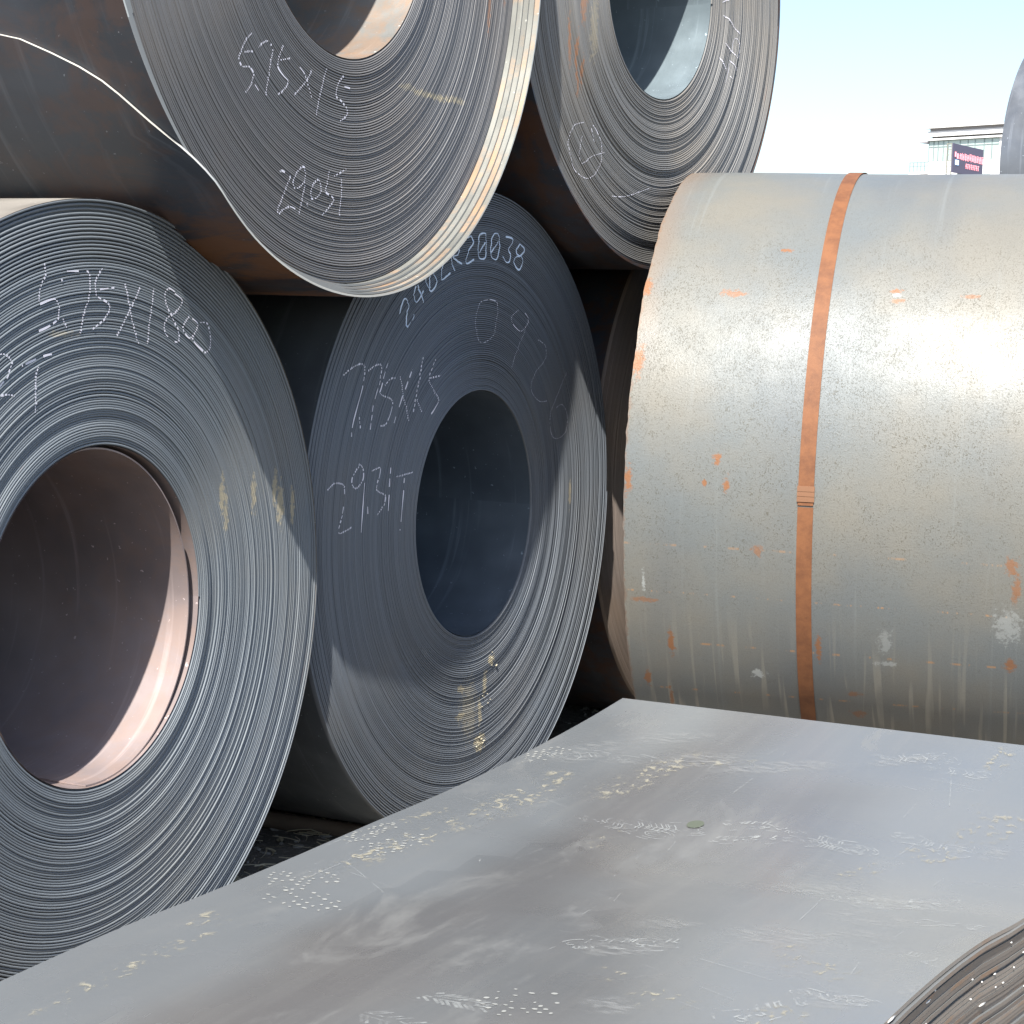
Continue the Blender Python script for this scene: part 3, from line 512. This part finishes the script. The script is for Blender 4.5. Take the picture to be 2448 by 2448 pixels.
def plate_pt(s, v):
    """s = 0 left edge .. 1 right edge"""
    uL = 1.3998; uR = pch(v, Rv, Ru); zl = pch(v, Lv, Lz); zr = pch(v, Rv, Rz); u = uL + (uR - uL) * s
    fl = np.clip((3.45 - v) / .7, 0, 1) ** 1.3
    k = s * s * (3 - 2 * s); z = zl * (1 - k) + zr * k
    z = z - .010 * np.exp(-(s / .10) ** 2) * 0 + fl * (.010 * np.sin(np.pi * np.clip(s, 0, 1)) * np.sin(v * 1.9 + .6) + .006 * np.sin(np.pi * s) * np.sin(np.pi * s * 2.2) * np.cos(v * 1.3) + .003 * np.exp(-((s - .13) / .09) ** 2))
    return u, z
pm = Matrix((A3, P3, Vector((0, 0, 1)))).transposed().to_4x4()      # mirrored frame is avoided: x = -a
pm = Matrix((-A3, P3, Vector((0, 0, 1)))).transposed().to_4x4()
stack = empty('plate_bundle', pm, label='bundle of long grey steel plates in the foreground, scuffed with shoe prints', cat='steel plates')
def plate_mesh(name, nu, nv, th, mat, edge_mat, dz=0., v0=-1.0, v1=3.4535, rag=0.):
    s = np.linspace(0, 1, nu)[:, None]; v = np.linspace(v0, v1, nv)[None, :] ; s_, v_ = np.broadcast_arrays(s, v)
    u, z = plate_pt(s_, v_); top = np.stack([-u, v_ + .004 * s_, z + dz], -1).reshape(-1, 3)
    f = grid(nu, nv); V = [top]; n = len(top)
    per = [i * nv for i in range(nu)] + [(nu - 1) * nv + j for j in range(1, nv)] + [i * nv + nv - 1 for i in range(nu - 2, -1, -1)] + [j for j in range(nv - 2, 0, -1)]
    per = np.array(per); low = top[per] - np.array([0, 0, th]); top2 = top[per]; V += [top2, low]; m_ = len(per); j = np.arange(m_)
    fs = np.stack([n + j, n + m_ + j, n + m_ + (j + 1) % m_, n + (j + 1) % m_], -1)
    o = mesh(name, np.concatenate(V), np.concatenate([f, fs]), mat, stack); o.data.materials.append(edge_mat)
    mi = np.zeros(len(f) + len(fs), dtype=np.int32); mi[len(f):] = 1; o.data.polygons.foreach_set('material_index', mi)
    sm = np.ones(len(mi), dtype=bool); o.data.polygons.foreach_set('use_smooth', sm); o.data.set_sharp_from_angle(angle=rad(50)); return o
TH = .0056
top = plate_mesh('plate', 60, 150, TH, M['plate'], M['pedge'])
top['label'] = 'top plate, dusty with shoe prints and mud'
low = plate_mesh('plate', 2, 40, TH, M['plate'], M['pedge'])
low.data.name = 'plate_low'; rr = random.Random(2); z = -.0068
low.location = (.004, 0, z); i = 1
while z > -.66:
    z -= rr.choice([.0059, .0060, .0061, .0063, .0068]); c_ = low.copy(); C.objects.link(c_); c_.parent = stack
    c_.location = (rr.uniform(-.0018, .0012) - .003 * (i % 7 == 0), rr.uniform(-.006, .0), z); i += 1
bn = MB()
for k_, vv in enumerate((-.4, .9, 2.2, 3.1)):
    b = MB(); b.box((-1.45, vv - .06, .0), (-.40, vv + .06, .115)); o = b.build('timber_bearer', M['wood']); o.matrix_world = pm
    tag(o, ['timber bearer under the plate bundle at its near end', 'second timber bearer from the near end under the plate bundle', 'third timber bearer from the near end under the plate bundle', 'timber bearer under the plate bundle at its far end beside the coils'][k_], 'timber', 'bearers under the plates')

# pale nicks on the layered edge, white glints of light put in as shapes
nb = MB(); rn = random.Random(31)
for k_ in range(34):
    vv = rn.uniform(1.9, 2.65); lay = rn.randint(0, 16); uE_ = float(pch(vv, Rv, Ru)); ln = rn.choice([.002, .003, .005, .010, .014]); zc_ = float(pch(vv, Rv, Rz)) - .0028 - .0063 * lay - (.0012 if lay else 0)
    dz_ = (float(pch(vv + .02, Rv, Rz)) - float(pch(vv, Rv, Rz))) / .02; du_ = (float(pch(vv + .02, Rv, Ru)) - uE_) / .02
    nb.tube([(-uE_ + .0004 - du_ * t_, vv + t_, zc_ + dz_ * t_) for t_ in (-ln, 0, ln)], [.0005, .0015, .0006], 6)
nb.build('edge_glint_nicks', M['bead'], stack, smooth=True, kind='stuff')
# marks on the top plate: each sits .4 mm above the sheet it lies on
def on_plate(px, py):
    d = ray(px, py); zz = .81
    for _ in range(6):
        t = (zz - CAM_H) / d.z; q = CAM + d * t; u = q.dot(A3); v = q.dot(P3); uR = float(pch(v, Rv, Ru)); s = (1.3998 - u) / (1.3998 - uR); zz = float(plate_pt(np.array(s), np.array(v))[1])
    return u, v
def pz(u, v, lift=.0005):
    uR = float(pch(v, Rv, Ru)); s = (1.3998 - u) / (1.3998 - uR); return float(plate_pt(np.array(s), np.array(v))[1]) + lift
def patch(px, py, ru, rv, rot, mat, name, lift=.0006, n=12):
    u0, v0 = on_plate(px, py); V = []; UV = []
    for i in range(n):
        for j in range(n):
            a_, b_ = (i / (n - 1) * 2 - 1), (j / (n - 1) * 2 - 1); du = a_ * ru * math.cos(rot) - b_ * rv * math.sin(rot); dv = a_ * ru * math.sin(rot) + b_ * rv * math.cos(rot)
            v = min(v0 + dv, 3.45); u = max(min(u0 + du, 1.398), float(pch(v, Rv, Ru)) + .004); V.append((-u, v, pz(u, v, lift))); UV.append((a_, b_))
    return mesh(name, V, grid(n, n)[:, ::-1], mat, stack, uv=UV, smooth=True)
S8 = lambda x, y: (631.4 + .335 * x, 1284.8 + .335 * y); S0 = lambda x, y: (.335 * x, 1284.8 + .335 * y); SR = lambda x, y: (1442.7 + .25327 * x, 1442.7 + .25327 * y); S6 = lambda x, y: (1104.9 + .4281 * x, 789.2 + .4281 * y)
for (p_, ru, rv, ro) in [(S8(1050, 660), .05, .20, .0), (S8(520, 870), .035, .26, .05), (S8(120, 1000), .02, .16, .0), (S8(480, 770), .02, .10, .1), (S8(1240, 540), .03, .06, 0), (S0(1140, 1340), .02, .05, 0), (S0(760, 1600), .02, .25, 0), (S8(1750, 540), .04, .22, .15),
                         (S8(1380, 970), .015, .22, .0), (S6(560, 1520), .02, .10, .9), (S6(1820, 1500), .03, .08, 0), (SR(1250, 660), .05, .08, .2), (SR(1700, 480), .05, .12, .3), (SR(450, 1540), .06, .05, .2), (SR(200, 1400), .03, .05, 0), (SR(80, 1900), .04, .06, 0), (SR(1600, 330), .02, .03, 0), (S8(1850, 1790), .05, .05, 0), (S8(1560, 1650), .03, .04, .3), (SR(700, 810), .03, .08, .2)]:
    patch(*p_, ru, rv, ro, M['mud'], 'dried_mud')
for (p_, ru, rv, ro) in [(S8(1430, 400), .05, .12, .2), (S8(1650, 1500), .05, .08, .6), (S8(1540, 1830), .04, .04, .3), (S6(850, 1540), .04, .16, .9), (S6(500, 1510), .05, .10, .9), (SR(1720, 680), .025, .05, .2), (SR(350, 930), .03, .10, .9), (SR(1100, 1050), .05, .07, 1.2), (SR(800, 1150), .06, .08, 1.2), (SR(700, 1280), .05, .06, 1.2), (S6(380, 1410), .04, .10, .8), (S6(1400, 1510), .03, .09, .8), (SR(500, 1750), .05, .05, .9), (SR(1250, 1700), .04, .06, .9), (S8(1880, 1370), .03, .06, .9),(SR(100, 1280), .06, .08, .9)]:
    patch(*p_, ru, rv, ro, M['smear'], 'dust_smear', .0008)
def dots(px, py, ru, rv, rot, n, seed, name='dotted_shoe_print', size=1.):
    u0, v0 = on_plate(px, py); rg = random.Random(seed); V = []; Fc = []
    nr = 9; cols = 8
    for i in range(nr):
        for j in range(cols):
            a_ = (i + .5) / nr * 2 - 1; b_ = (j + .5 * (i % 2) + .25) / cols * 2 - 1
            k_ = 1 - .35 * math.exp(-((b_ - .1) / .25) ** 2)
            if abs(a_) > k_ or rg.random() < .28 + .25 * abs(b_): continue
            if a_ * a_ / k_ / k_ + b_ * b_ > 1.05: continue
            du = a_ * ru * math.cos(rot) - b_ * rv * math.sin(rot); dv = a_ * ru * math.sin(rot) + b_ * rv * math.cos(rot); u, v = u0 + du + rg.uniform(-.001, .001), v0 + dv + rg.uniform(-.001, .001)
            if u > 1.395: continue
            w_ = size * rg.uniform(.0016, .0042); h_ = size * rg.uniform(.0009, .0024); b0 = len(V)
            for q in range(7): 
                an = q / 7 * 2 * math.pi; uu = u + w_ * math.cos(an); vv = v + h_ * math.sin(an) * 1.6; V.append((-uu, vv, pz(uu, vv, .0006)))
            Fc.append([b0 + q for q in range(7)][::-1])
    return mesh(name, V, Fc, M['dot'], stack)
dots(*S0(1690, 1120), .045, .055, .7, 0, 1); dots(*S0(1760, 1240), .05, .075, 1.2, 0, 2); dots(*S8(330, 925), .03, .09, .1, 0, 3); dots(*S8(200, 855), .02, .07, .1, 0, 4); dots(*S8(330, 1410), .04, .055, 1.2, 0, 5); dots(*S8(660, 1480), .045, .075, 1.3, 0, 6); dots(*S8(1050, 1810), .05, .05, 1.2, 0, 7); dots(*S8(1150, 420), .03, .08, .3, 0, 8, size=1.1)
def ribbon(V, Fc, pts, wd, closed=False):
    if any(p[0] < float(pch(p[1], Rv, Ru)) + .01 for p in pts): return
    n = len(pts); b0 = len(V)
    for i, (u, v) in enumerate(pts):
        p0 = pts[max(i - 1, 0)]; p1 = pts[min(i + 1, n - 1)]; d = Vector((p1[0] - p0[0], p1[1] - p0[1])); d.normalize()
        for sg in (-1, 1): uu, vv = min(u - d.y * wd * sg, 1.398), v + d.x * wd * sg; V.append((-uu, min(vv, 3.45), pz(uu, min(vv, 3.45), .0010)))
    ph = RB.uniform(0, 6); fq = RB.uniform(.3, .9)
    for i in range(n - 1):
        if n < 4 or math.sin(ph + i * fq) + RB.uniform(-.6, .6) > -.35: Fc.append([b0 + 2 * i, b0 + 2 * i + 1, b0 + 2 * i + 3, b0 + 2 * i + 2])
RB = random.Random(77)
def sole(px, py, rot, style, seed, size=1.):
    """tread print of a work boot: outline, heel rings or chevrons, lugs"""
    u0, v0 = on_plate(px, py); V = []; Fc = []; rg = random.Random(seed); Ls = .145 * size; Wd = .050 * size
    def T(a_, b_): return (u0 + a_ * math.cos(rot) - b_ * math.sin(rot), v0 + a_ * math.sin(rot) + b_ * math.cos(rot))
    def wdt(t): return Wd * (.82 + .22 * math.cos((t - .55) * 5.2)) * math.sqrt(max(0, 1 - (abs(t)) ** 5))
    if style != 2:
        for sg in (-1, 1):
            ta, tb = sorted((rg.uniform(-1, -.2), rg.uniform(.3, 1)))
            ribbon(V, Fc, [T(sg * wdt(t), t * Ls) for t in np.linspace(ta, tb, 26)], .0013)
    if style == 0:
        for c0, r0, m_ in ((.55, .036, 5), (-.62, .026, 4)):
            for k in range(1, m_ + 1):
                aa = rg.uniform(0, 6); ribbon(V, Fc, [T(r0 * size * k / m_ * math.cos(aa + t), c0 * Ls + 1.25 * r0 * size * k / m_ * math.sin(aa + t)) for t in np.linspace(0, rg.uniform(3, 6.2), 26)], .0010)
        for k in range(9):
            if rg.random() < .4: continue
            b_ = (-.3 + k * .075 + rg.uniform(-.02, .02)) * Ls; ribbon(V, Fc, [T(-.6 * Wd, b_), T(-.1 * Wd, b_ + .006), T(.5 * Wd, b_)], .0011)
    elif style == 1:
        for k in range(rg.randint(8, 12)):
            b_ = rg.uniform(-.85, .85) * Ls; a_ = rg.uniform(-.5, .5) * Wd; q = .010 * size; r_ = rg.uniform(0, 3)
            pts_ = [(a_ + q * math.cos(r_ + j * 1.2566), b_ + q * math.sin(r_ + j * 1.2566)) for j in range(rg.randint(4, 6))]; ribbon(V, Fc, [T(*p) for p in pts_], .0017)
        for k in range(10): b_ = rg.uniform(-.9, .9) * Ls; ribbon(V, Fc, [T(.4 * Wd, b_), T(1.0 * Wd, b_ + .01)], .0013)
    else:
        for k in range(13):
            b_ = (-.8 + k * .13 + rg.uniform(-.03, .03)) * Ls
            if rg.random() < .3: continue
            for sg in (-1, 1): ribbon(V, Fc, [T(sg * .25 * Wd, b_), T(sg * .95 * Wd * (1 - .3 * abs(-.8 + k * .13)), b_ + .014)], .0019)
        ribbon(V, Fc, [T(.2 * Wd * math.sin(t * 3.1), (t * 1.6 - .8) * Ls) for t in np.linspace(0, 1, 20)], .0016); ribbon(V, Fc, [T(-.2 * Wd * math.sin(t * 3.1), (t * 1.6 - .8) * Ls) for t in np.linspace(0, 1, 20)], .0016)
    return mesh('shoe_print', V, Fc, M['dust'], stack)
for i_, (p_, ro, st, sz) in enumerate([(S8(990, 1075), 1.9, 0, .85), (S8(1480, 430), 1.2, 0, 1.1), (S8(1560, 560), 1.3, 0, 1.), (S8(1640, 830), 1.5, 0, 1.), (S8(650, 1800), 1.6, 2, .8), (S8(250, 1900), 1.5, 2, .9), (S8(1600, 1490), 1.2, 1, .8), (S8(1590, 1690), .6, 1, .7),
    (S6(300, 1800), 1.4, 0, 1.1), (S6(740, 1800), 1.5, 1, 1.), (S6(1080, 1870), 1.4, 0, 1.), (S6(1450, 1500), 1.4, 0, 1.1), (S6(1640, 1560), 1.5, 0, .9), (S6(700, 1860), 1.3, 1, .8), (S6(640, 1590), 1.2, 1, .9), (S6(400, 1600), 1.5, 0, .8),
    (SR(450, 600), 1.3, 0, .9), (SR(1150, 1050), 1.2, 1, .9), (SR(1230, 600), 1.4, 0, .9), (SR(760, 1200), 1.0, 1, .85), (SR(600, 1010), 1.2, 0, .8), (SR(1350, 1200), 1.2, 1, .7), (SR(500, 1740), 1.2, 0, .8), (SR(60, 1850), 1.0, 1, .8), (SR(620, 1330), 1., 1, .7), (SR(1180, 1440), 1.6, 0, .8), (SR(1820, 530), .8, 1, .7)]):
    if i_ not in (2, 7, 14, 15, 19, 24, 26): sole(*p_, ro + RB.uniform(-.5, .5), st, 100 + i_, sz * RB.uniform(.5, .72))
# small olive oval stain on the plate
u0, v0 = on_plate(1312, 1556); V = [(-(u0 + .0125 * math.cos(t)), v0 + .021 * math.sin(t), pz(u0 + .0125 * math.cos(t), v0 + .021 * math.sin(t), .001)) for t in np.linspace(0, 2 * math.pi, 28)[:-1]]
mesh('olive_oval_stain', V, [list(range(27))[::-1]], N('olive stain', .5).col((.09, .10, .07)).m, stack)
# fine scratches
V = []; Fc = []; rg = random.Random(9)
for k in range(70):
    px = rg.uniform(500, 1900); py = rg.uniform(1450, 1920)
    u0, v0 = on_plate(px, py)
    if not (.5 < u0 < 1.38 and v0 < 3.4): continue
    an = rg.choice([rg.gauss(0, .12), rg.gauss(0, .12), rg.gauss(1.3, .2)]); ln = rg.uniform(.03, .22)
    ribbon(V, Fc, [(min(u0 + t * ln * math.sin(an), 1.39), min(v0 + t * ln * math.cos(an), 3.44)) for t in np.linspace(0, 1, 6)], rg.uniform(.0003, .0007))
mesh('fine_scratches', V, Fc, M['dust'], stack, kind='stuff')

# ---------------------------------------------------------------- ground
b = 1200.; g = mesh('ground', [(-b, -b, 0), (b, -b, 0), (b, b, 0), (-b, b, 0)], [[0, 1, 2, 3]], M['ground'], kind='structure')
rg = random.Random(5); V = []; Fc = []
ico = [(0, 0, 1), (.89, 0, .45), (.28, .85, .45), (-.72, .53, .45), (-.72, -.53, .45), (.28, -.85, .45), (.72, .53, -.3), (-.28, .85, -.3), (-.89, 0, -.3), (-.28, -.85, -.3), (.72, -.53, -.3)]
ifc = [(0, 1, 2), (0, 2, 3), (0, 3, 4), (0, 4, 5), (0, 5, 1), (1, 6, 2), (2, 7, 3), (3, 8, 4), (4, 9, 5), (5, 10, 1), (2, 6, 7), (3, 7, 8), (4, 8, 9), (5, 9, 10), (1, 10, 6)]
def stone(x, y, s):
    b0 = len(V); a_ = rg.uniform(0, 6); sx, sy, sz = s * rg.uniform(.7, 1.5), s * rg.uniform(.5, 1.1), s * rg.uniform(.3, .7)
    for q in ico:
        px, py = q[0] * sx * rg.uniform(.8, 1.2), q[1] * sy * rg.uniform(.8, 1.2); V.append((x + px * math.cos(a_) - py * math.sin(a_), y + px * math.sin(a_) + py * math.cos(a_), q[2] * sz * rg.uniform(.8, 1.2) + sz * .2))
    for q in ifc: Fc.append([b0 + k for k in q])
for k in range(9000):
    if k < 5000: q = W(rg.uniform(1.5, 4.4), rg.uniform(3.6, 8.5), 0)
    else: q = W(rg.uniform(-3, 6), rg.uniform(-1, 12), 0)
    stone(q.x, q.y, rg.choice([.005, .007, .009, .012, .018]) * rg.uniform(.7, 1.2))
mesh('gravel', V, Fc, M['stone'], label='loose grey gravel strewn on the dirt between the coils', cat='gravel', kind='stuff')
V = []; Fc = []
for k in range(900):
    q = W(rg.uniform(2.3, 3.9), rg.uniform(3.9, 5.4), 0) if k < 650 else W(rg.uniform(1.6, 4), rg.uniform(3.6, 8.5), 0)
    a_ = rg.uniform(0, math.pi); ln = rg.uniform(.03, .16); cv_ = rg.uniform(-1.5, 1.5); w_ = rg.uniform(.0009, .0024); z0 = rg.uniform(.006, .022); b0 = len(V); n = 5
    for i in range(n):
        t = i / (n - 1) - .5; aa = a_ + cv_ * t; x, y = q.x + ln * t * math.cos(aa), q.y + ln * t * math.sin(aa); zz = z0 + .012 * (.25 - t * t) * rg.random()
        V += [(x - w_ * math.sin(aa), y + w_ * math.cos(aa), zz), (x + w_ * math.sin(aa), y - w_ * math.cos(aa), zz + w_)]
    for i in range(n - 1): Fc.append([b0 + 2 * i, b0 + 2 * i + 1, b0 + 2 * i + 3, b0 + 2 * i + 2])
mesh('dry_straw', V, Fc, M['straw'], label='dry straw and stalks scattered on the dirt between the coils', cat='straw', kind='stuff')
V = []; Fc = []
for k in range(60):
    q = W(rg.uniform(2.5, 3.6), rg.uniform(4.1, 5.0), 0); a_ = rg.uniform(0, 6); s_ = rg.uniform(.010, .028); b0 = len(V)
    for i in range(6): t = a_ + i * 1.047; rr_ = s_ * (1.0 if i % 3 == 0 else .5); V.append((q.x + rr_ * math.cos(t), q.y + rr_ * math.sin(t), .014 + .010 * math.sin(i * 2.1 + k)))
    Fc.append([b0 + i for i in range(6)])
mesh('dead_leaves', V, Fc, N('dead leaves', .8).col((.26, .23, .16)).m, label='dead leaves and scraps caught in the dirt beside the lower coils', cat='leaves', kind='stuff')
# timber laid under the belly of the middle coil
b = MB(); pts_ = [W(4.1, 4.84, .028), W(3.4, 4.85, .028), W(3.0, 4.86, .026), W(2.82, 4.90, .020), W(2.74, 4.95, .012)]
b.tube(pts_, [.026, .028, .027, .022, .010], 8); b.build('timber_chock', M['wood'], smooth=True, label='long dark timber wedged on the ground under the middle coil', cat='timber')

# ---------------------------------------------------------------- far building and LED board
M['white'] = N('white render', .7).col((.78, .77, .75)).m
M['greyband'] = N('grey fascia', .7).col((.38, .37, .38)).m
M['frame'] = N('grey window frame', .5, .3).col((.30, .36, .35)).m
M['glass'] = N('pale green glass', .12, 0, .9).col((.50, .60, .56)).m
M['dark'] = N('dark recess', .8).col((.10, .10, .10)).m
DB = 250.; bphi = rad(47)
Zb = lambda x, y: (1695.2 + .12255 * x, 157.8 + .12255 * y)
o0 = at(*Zb(460, 1205), DB); ex = Vector((math.cos(bphi), -math.sin(bphi), 0)); ey = Vector((math.sin(bphi), math.cos(bphi), 0))
def on_facade(x, y):
    d = ray(*Zb(x, y)); t = (o0 - CAM).dot(ey) / d.dot(ey); q = CAM + d * t - o0; return q.dot(ex), q.z
bm_ = Matrix((ex, ey, Vector((0, 0, 1)))).transposed().to_4x4(); bm_.translation = Vector((o0.x, o0.y, 0)); zb = o0.z
bd = empty('office_building', bm_, label='far white flat-roofed building with a glazed top floor behind the pale coil', cat='building')
Wd = on_facade(1615, 1100)[0]; zs = lambda yy, x=460: zb + on_facade(x, yy)[1]
WB = Wd * 1.9
def part(name, lo, hi, mat): b = MB(); b.box(lo, hi); return b.build(name, mat, bd)
z_sill = zs(1205); z_head = zs(885); z_low = zs(855); z_rec = zs(825); z_fas = zs(748); z_band = zs(700); z_roof = zs(680)
part('wall', (0, 0, 0), (WB, 9, z_sill), M['white']); part('floor_slab', (-.25, -.35, z_head), (WB, 9.2, z_low), M['white'])
part('recess', (.4, .1, z_low), (WB, 9, z_rec), M['dark']); part('fascia', (0, -.35, z_rec), (WB, 9.2, z_fas), M['white']); part('grey_band', (.15, -.1, z_fas), (WB, 9, z_band), M['greyband']); part('roof_slab', (-.35, -.75, z_band), (WB, 9.6, z_roof), M['white'])
part('canopy', (-1.6, .2, z_head - .15), (-.26, 2.2, z_head), M['greyband'])
part('corner_pillar', (on_facade(1550, 1000)[0], -.03, z_sill), (Wd, .5, z_head), M['white']); part('corner_pillar', (WB - 1, -.03, z_sill), (WB, .5, z_head), M['white'])
mx = [0, 75, 145, 225, 300, 480, 600, 710, 850, 970, 1085]; mx = [on_facade(460 + x, 1100)[0] for x in mx]; x_ = mx + [Wd + .2 + i * 1.2 for i in range(0, int((WB - 1 - Wd) / 1.2))]
zt_ = z_head - (z_head - z_sill) * .30
for i in range(len(x_) - 1):
    if x_[i + 1] - x_[i] < .2 or (x_[i] >= mx[-1] - .01 and x_[i] < Wd): continue
    f_ = MB(); a_, b_ = x_[i], x_[i + 1]; w_ = .07
    for lo, hi in (((a_, 0, z_sill), (a_ + w_, .12, z_head)), ((b_ - w_ + .001, 0.001, z_sill), (b_ - .002, .12, z_head)), ((a_ + w_, .002, zt_ - .05), (b_ - w_, .11, zt_ + .05)), ((a_ + w_, .002, z_sill), (b_ - w_, .11, z_sill + .08)), ((a_ + w_, .002, z_head - .08), (b_ - w_, .11, z_head))): f_.box(lo, hi)
    fr = f_.build('window', M['frame'], bd); g_ = MB(); g_.box((a_ + w_, .05, z_sill + .08), (b_ - w_, .08, zt_ - .05)); g_.build('pane', M['glass'], fr); g_ = MB(); g_.box((a_ + w_, .05, zt_ + .05), (b_ - w_, .08, z_head - .08)); g_.build('pane', M['glass'], fr)
part('room_core', (1.2, 2.5, z_sill), (WB - 1, 8.8, z_head - .01), M['white']); 
b = MB()
for x in np.linspace(-3.1, -.25, 6): b.box((x, .3, z_sill - 1.2), (x + .06, .36, z_sill))
b.box((-3.1, .29, z_sill - .02), (-.02, .37, z_sill + .05)); b.box((-3.1, .29, z_sill - .5), (-.02, .37, z_sill - .45)); b.build('balcony_rail', M['frame'], bd); part('balcony', (-3.2, .2, z_sill - 1.5), (-.005, 4, z_sill - 1.2), M['white'])
for st in range(1, 6):                                 # storeys below the roof line
    for k in range(6): part('window', (.8 + k * WB / 6.2, -.02, z_sill - 3.4 * st), (.8 + k * WB / 6.2 + 1.7, .05, z_sill - 3.4 * st + 1.7), M['glass'])
# LED board
DS = 120.; s0 = at(*Zb(835, 1100), DS); dirS = (at(*Zb(1305, 1100), DS + 4.) - s0); dirS.z = 0; wS = dirS.length; sx_ = dirS.normalized(); sy_ = Vector((-sx_.y, sx_.x, 0))
if sy_.y < 0: sy_ = -sy_
sm_ = Matrix((sx_, sy_, Vector((0, 0, 1)))).transposed().to_4x4(); sm_.translation = Vector((s0.x, s0.y, 0))
zt2 = at(*Zb(835, 915), DS).z; zb2 = at(*Zb(835, 1300), DS).z - .25; hS = zt2 - zb2
sg_ = empty('led_billboard', sm_, label='dark LED billboard with pink lettering in front of the white building', cat='billboard')
M['led'] = N('dark led panel', .5).col((.10, .09, .14)).m
def emis(name, c, e): n = N(name, .5); n.col(c); n.b.inputs['Emission Color'].default_value = c + (1,); n.b.inputs['Emission Strength'].default_value = e; return n.m
M['pink'] = emis('lit pink led', (.9, .30, .34), .8); M['bluel'] = emis('lit pale blue led', (.45, .7, 1.), .9); M['steelp'] = N('galvanised steel', .5, .5).col((.35, .34, .28)).m
b = MB(); b.box((0, 0, zb2), (wS, .06, zt2)); b.build('screen', M['led'], sg_)
b = MB(); rg = random.Random(11)
ch = wS * .80 / 10; x0 = wS * .22; zc = zb2 + hS * .60
for k in range(10):                                   # first line: dense block characters, too small to read
    cx = x0 + k * ch; 
    for q in range(4): xx = cx + ch * (.08 + .21 * q); b.box((xx, -.012, zc - ch * .62 + rg.uniform(0, ch * .4)), (xx + ch * .09, -.004, zc + ch * .62 - rg.uniform(0, ch * .4)))
    for q in range(3): zz = zc + ch * (-.45 + .42 * q) + rg.uniform(-.05, .05); b.box((cx + .04, -.014, zz), (cx + ch * .82, -.006, zz + ch * .10))
x0 = wS * .42; zc2 = zb2 + hS * .30; ch2 = ch * .8
for k in range(8):
    cx = x0 + k * ch2 * .9
    b.box((cx + ch2 * .3, -.03, zc2 - ch2 * .5), (cx + ch2 * .42, -.004, zc2 + ch2 * .5)); b.box((cx + ch2 * .05, -.034, zc2 + (.3 if k % 2 else -.1) * ch2), (cx + ch2 * .7, -.006, zc2 + (.42 if k % 2 else .02) * ch2))
b.build('led_lettering', M['pink'], sg_)
b = MB(); b.box((wS * .09, -.03, zb2 + hS * .28), (wS * .19, -.004, zb2 + hS * .45)); b.build('led_emblem', M['bluel'], sg_)
b = MB(); b.box((wS * .07, -.03, zb2 + hS * .55), (wS * .105, -.004, zb2 + hS * .72)); b.box((wS * .14, -.03, zb2 + hS * .50), (wS * .18, -.004, zb2 + hS * .68)); b.build('led_emblem', M['pink'], sg_)
b = MB(); 
for z_ in np.linspace(zb2, zt2 - .05, 6): b.box((.01, .07, z_), (.05, .40, z_ + .05))
for y_ in (.062, .36): b.box((.0, y_, 0), (.06, y_ + .05, zt2))
b.build('frame', M['steelp'], sg_)
b = MB(); b.box((wS * .3, .07, 0), (wS * .3 + .2, .27, zt2 - .1)); b.box((wS * .8, .07, 0), (wS * .8 + .2, .27, zt2 - .1)); b.build('post', M['steelp'], sg_)
# bare tree far behind the upper right coil: a few thin twigs show against the sky
tb = at(1420, 420, 60); rt_ = random.Random(7); tr = empty('bare_tree', Matrix.Translation((tb.x, tb.y, 0)), label='distant bare tree, thin twigs just showing beside the upper right coil', cat='tree')
b = MB(); b.tube([(0, 0, 0), (.1, 0, 2.2), (0, .1, 4.5)], [.16, .12, .06], 7); b.build('trunk', M['wood'], tr); b = MB()
for k in range(46):
    a_ = rt_.uniform(0, 6.28); el = rt_.uniform(.5, 1.4); z0 = rt_.uniform(2, 4.4); p_ = Vector((0, 0, z0)); pts_ = [tuple(p_)]; d = Vector((math.cos(a_) * math.cos(el), math.sin(a_) * math.cos(el), math.sin(el)))
    for q in range(4): d = (d + Vector((rt_.uniform(-.3, .3), rt_.uniform(-.3, .3), rt_.uniform(-.1, .3)))).normalized(); p_ = p_ + d * rt_.uniform(.25, .5); pts_.append(tuple(p_))
    b.tube(pts_, [.02, .014, .010, .007, .004], 4)
b.build('twigs', M['wood'], tr, kind='stuff')
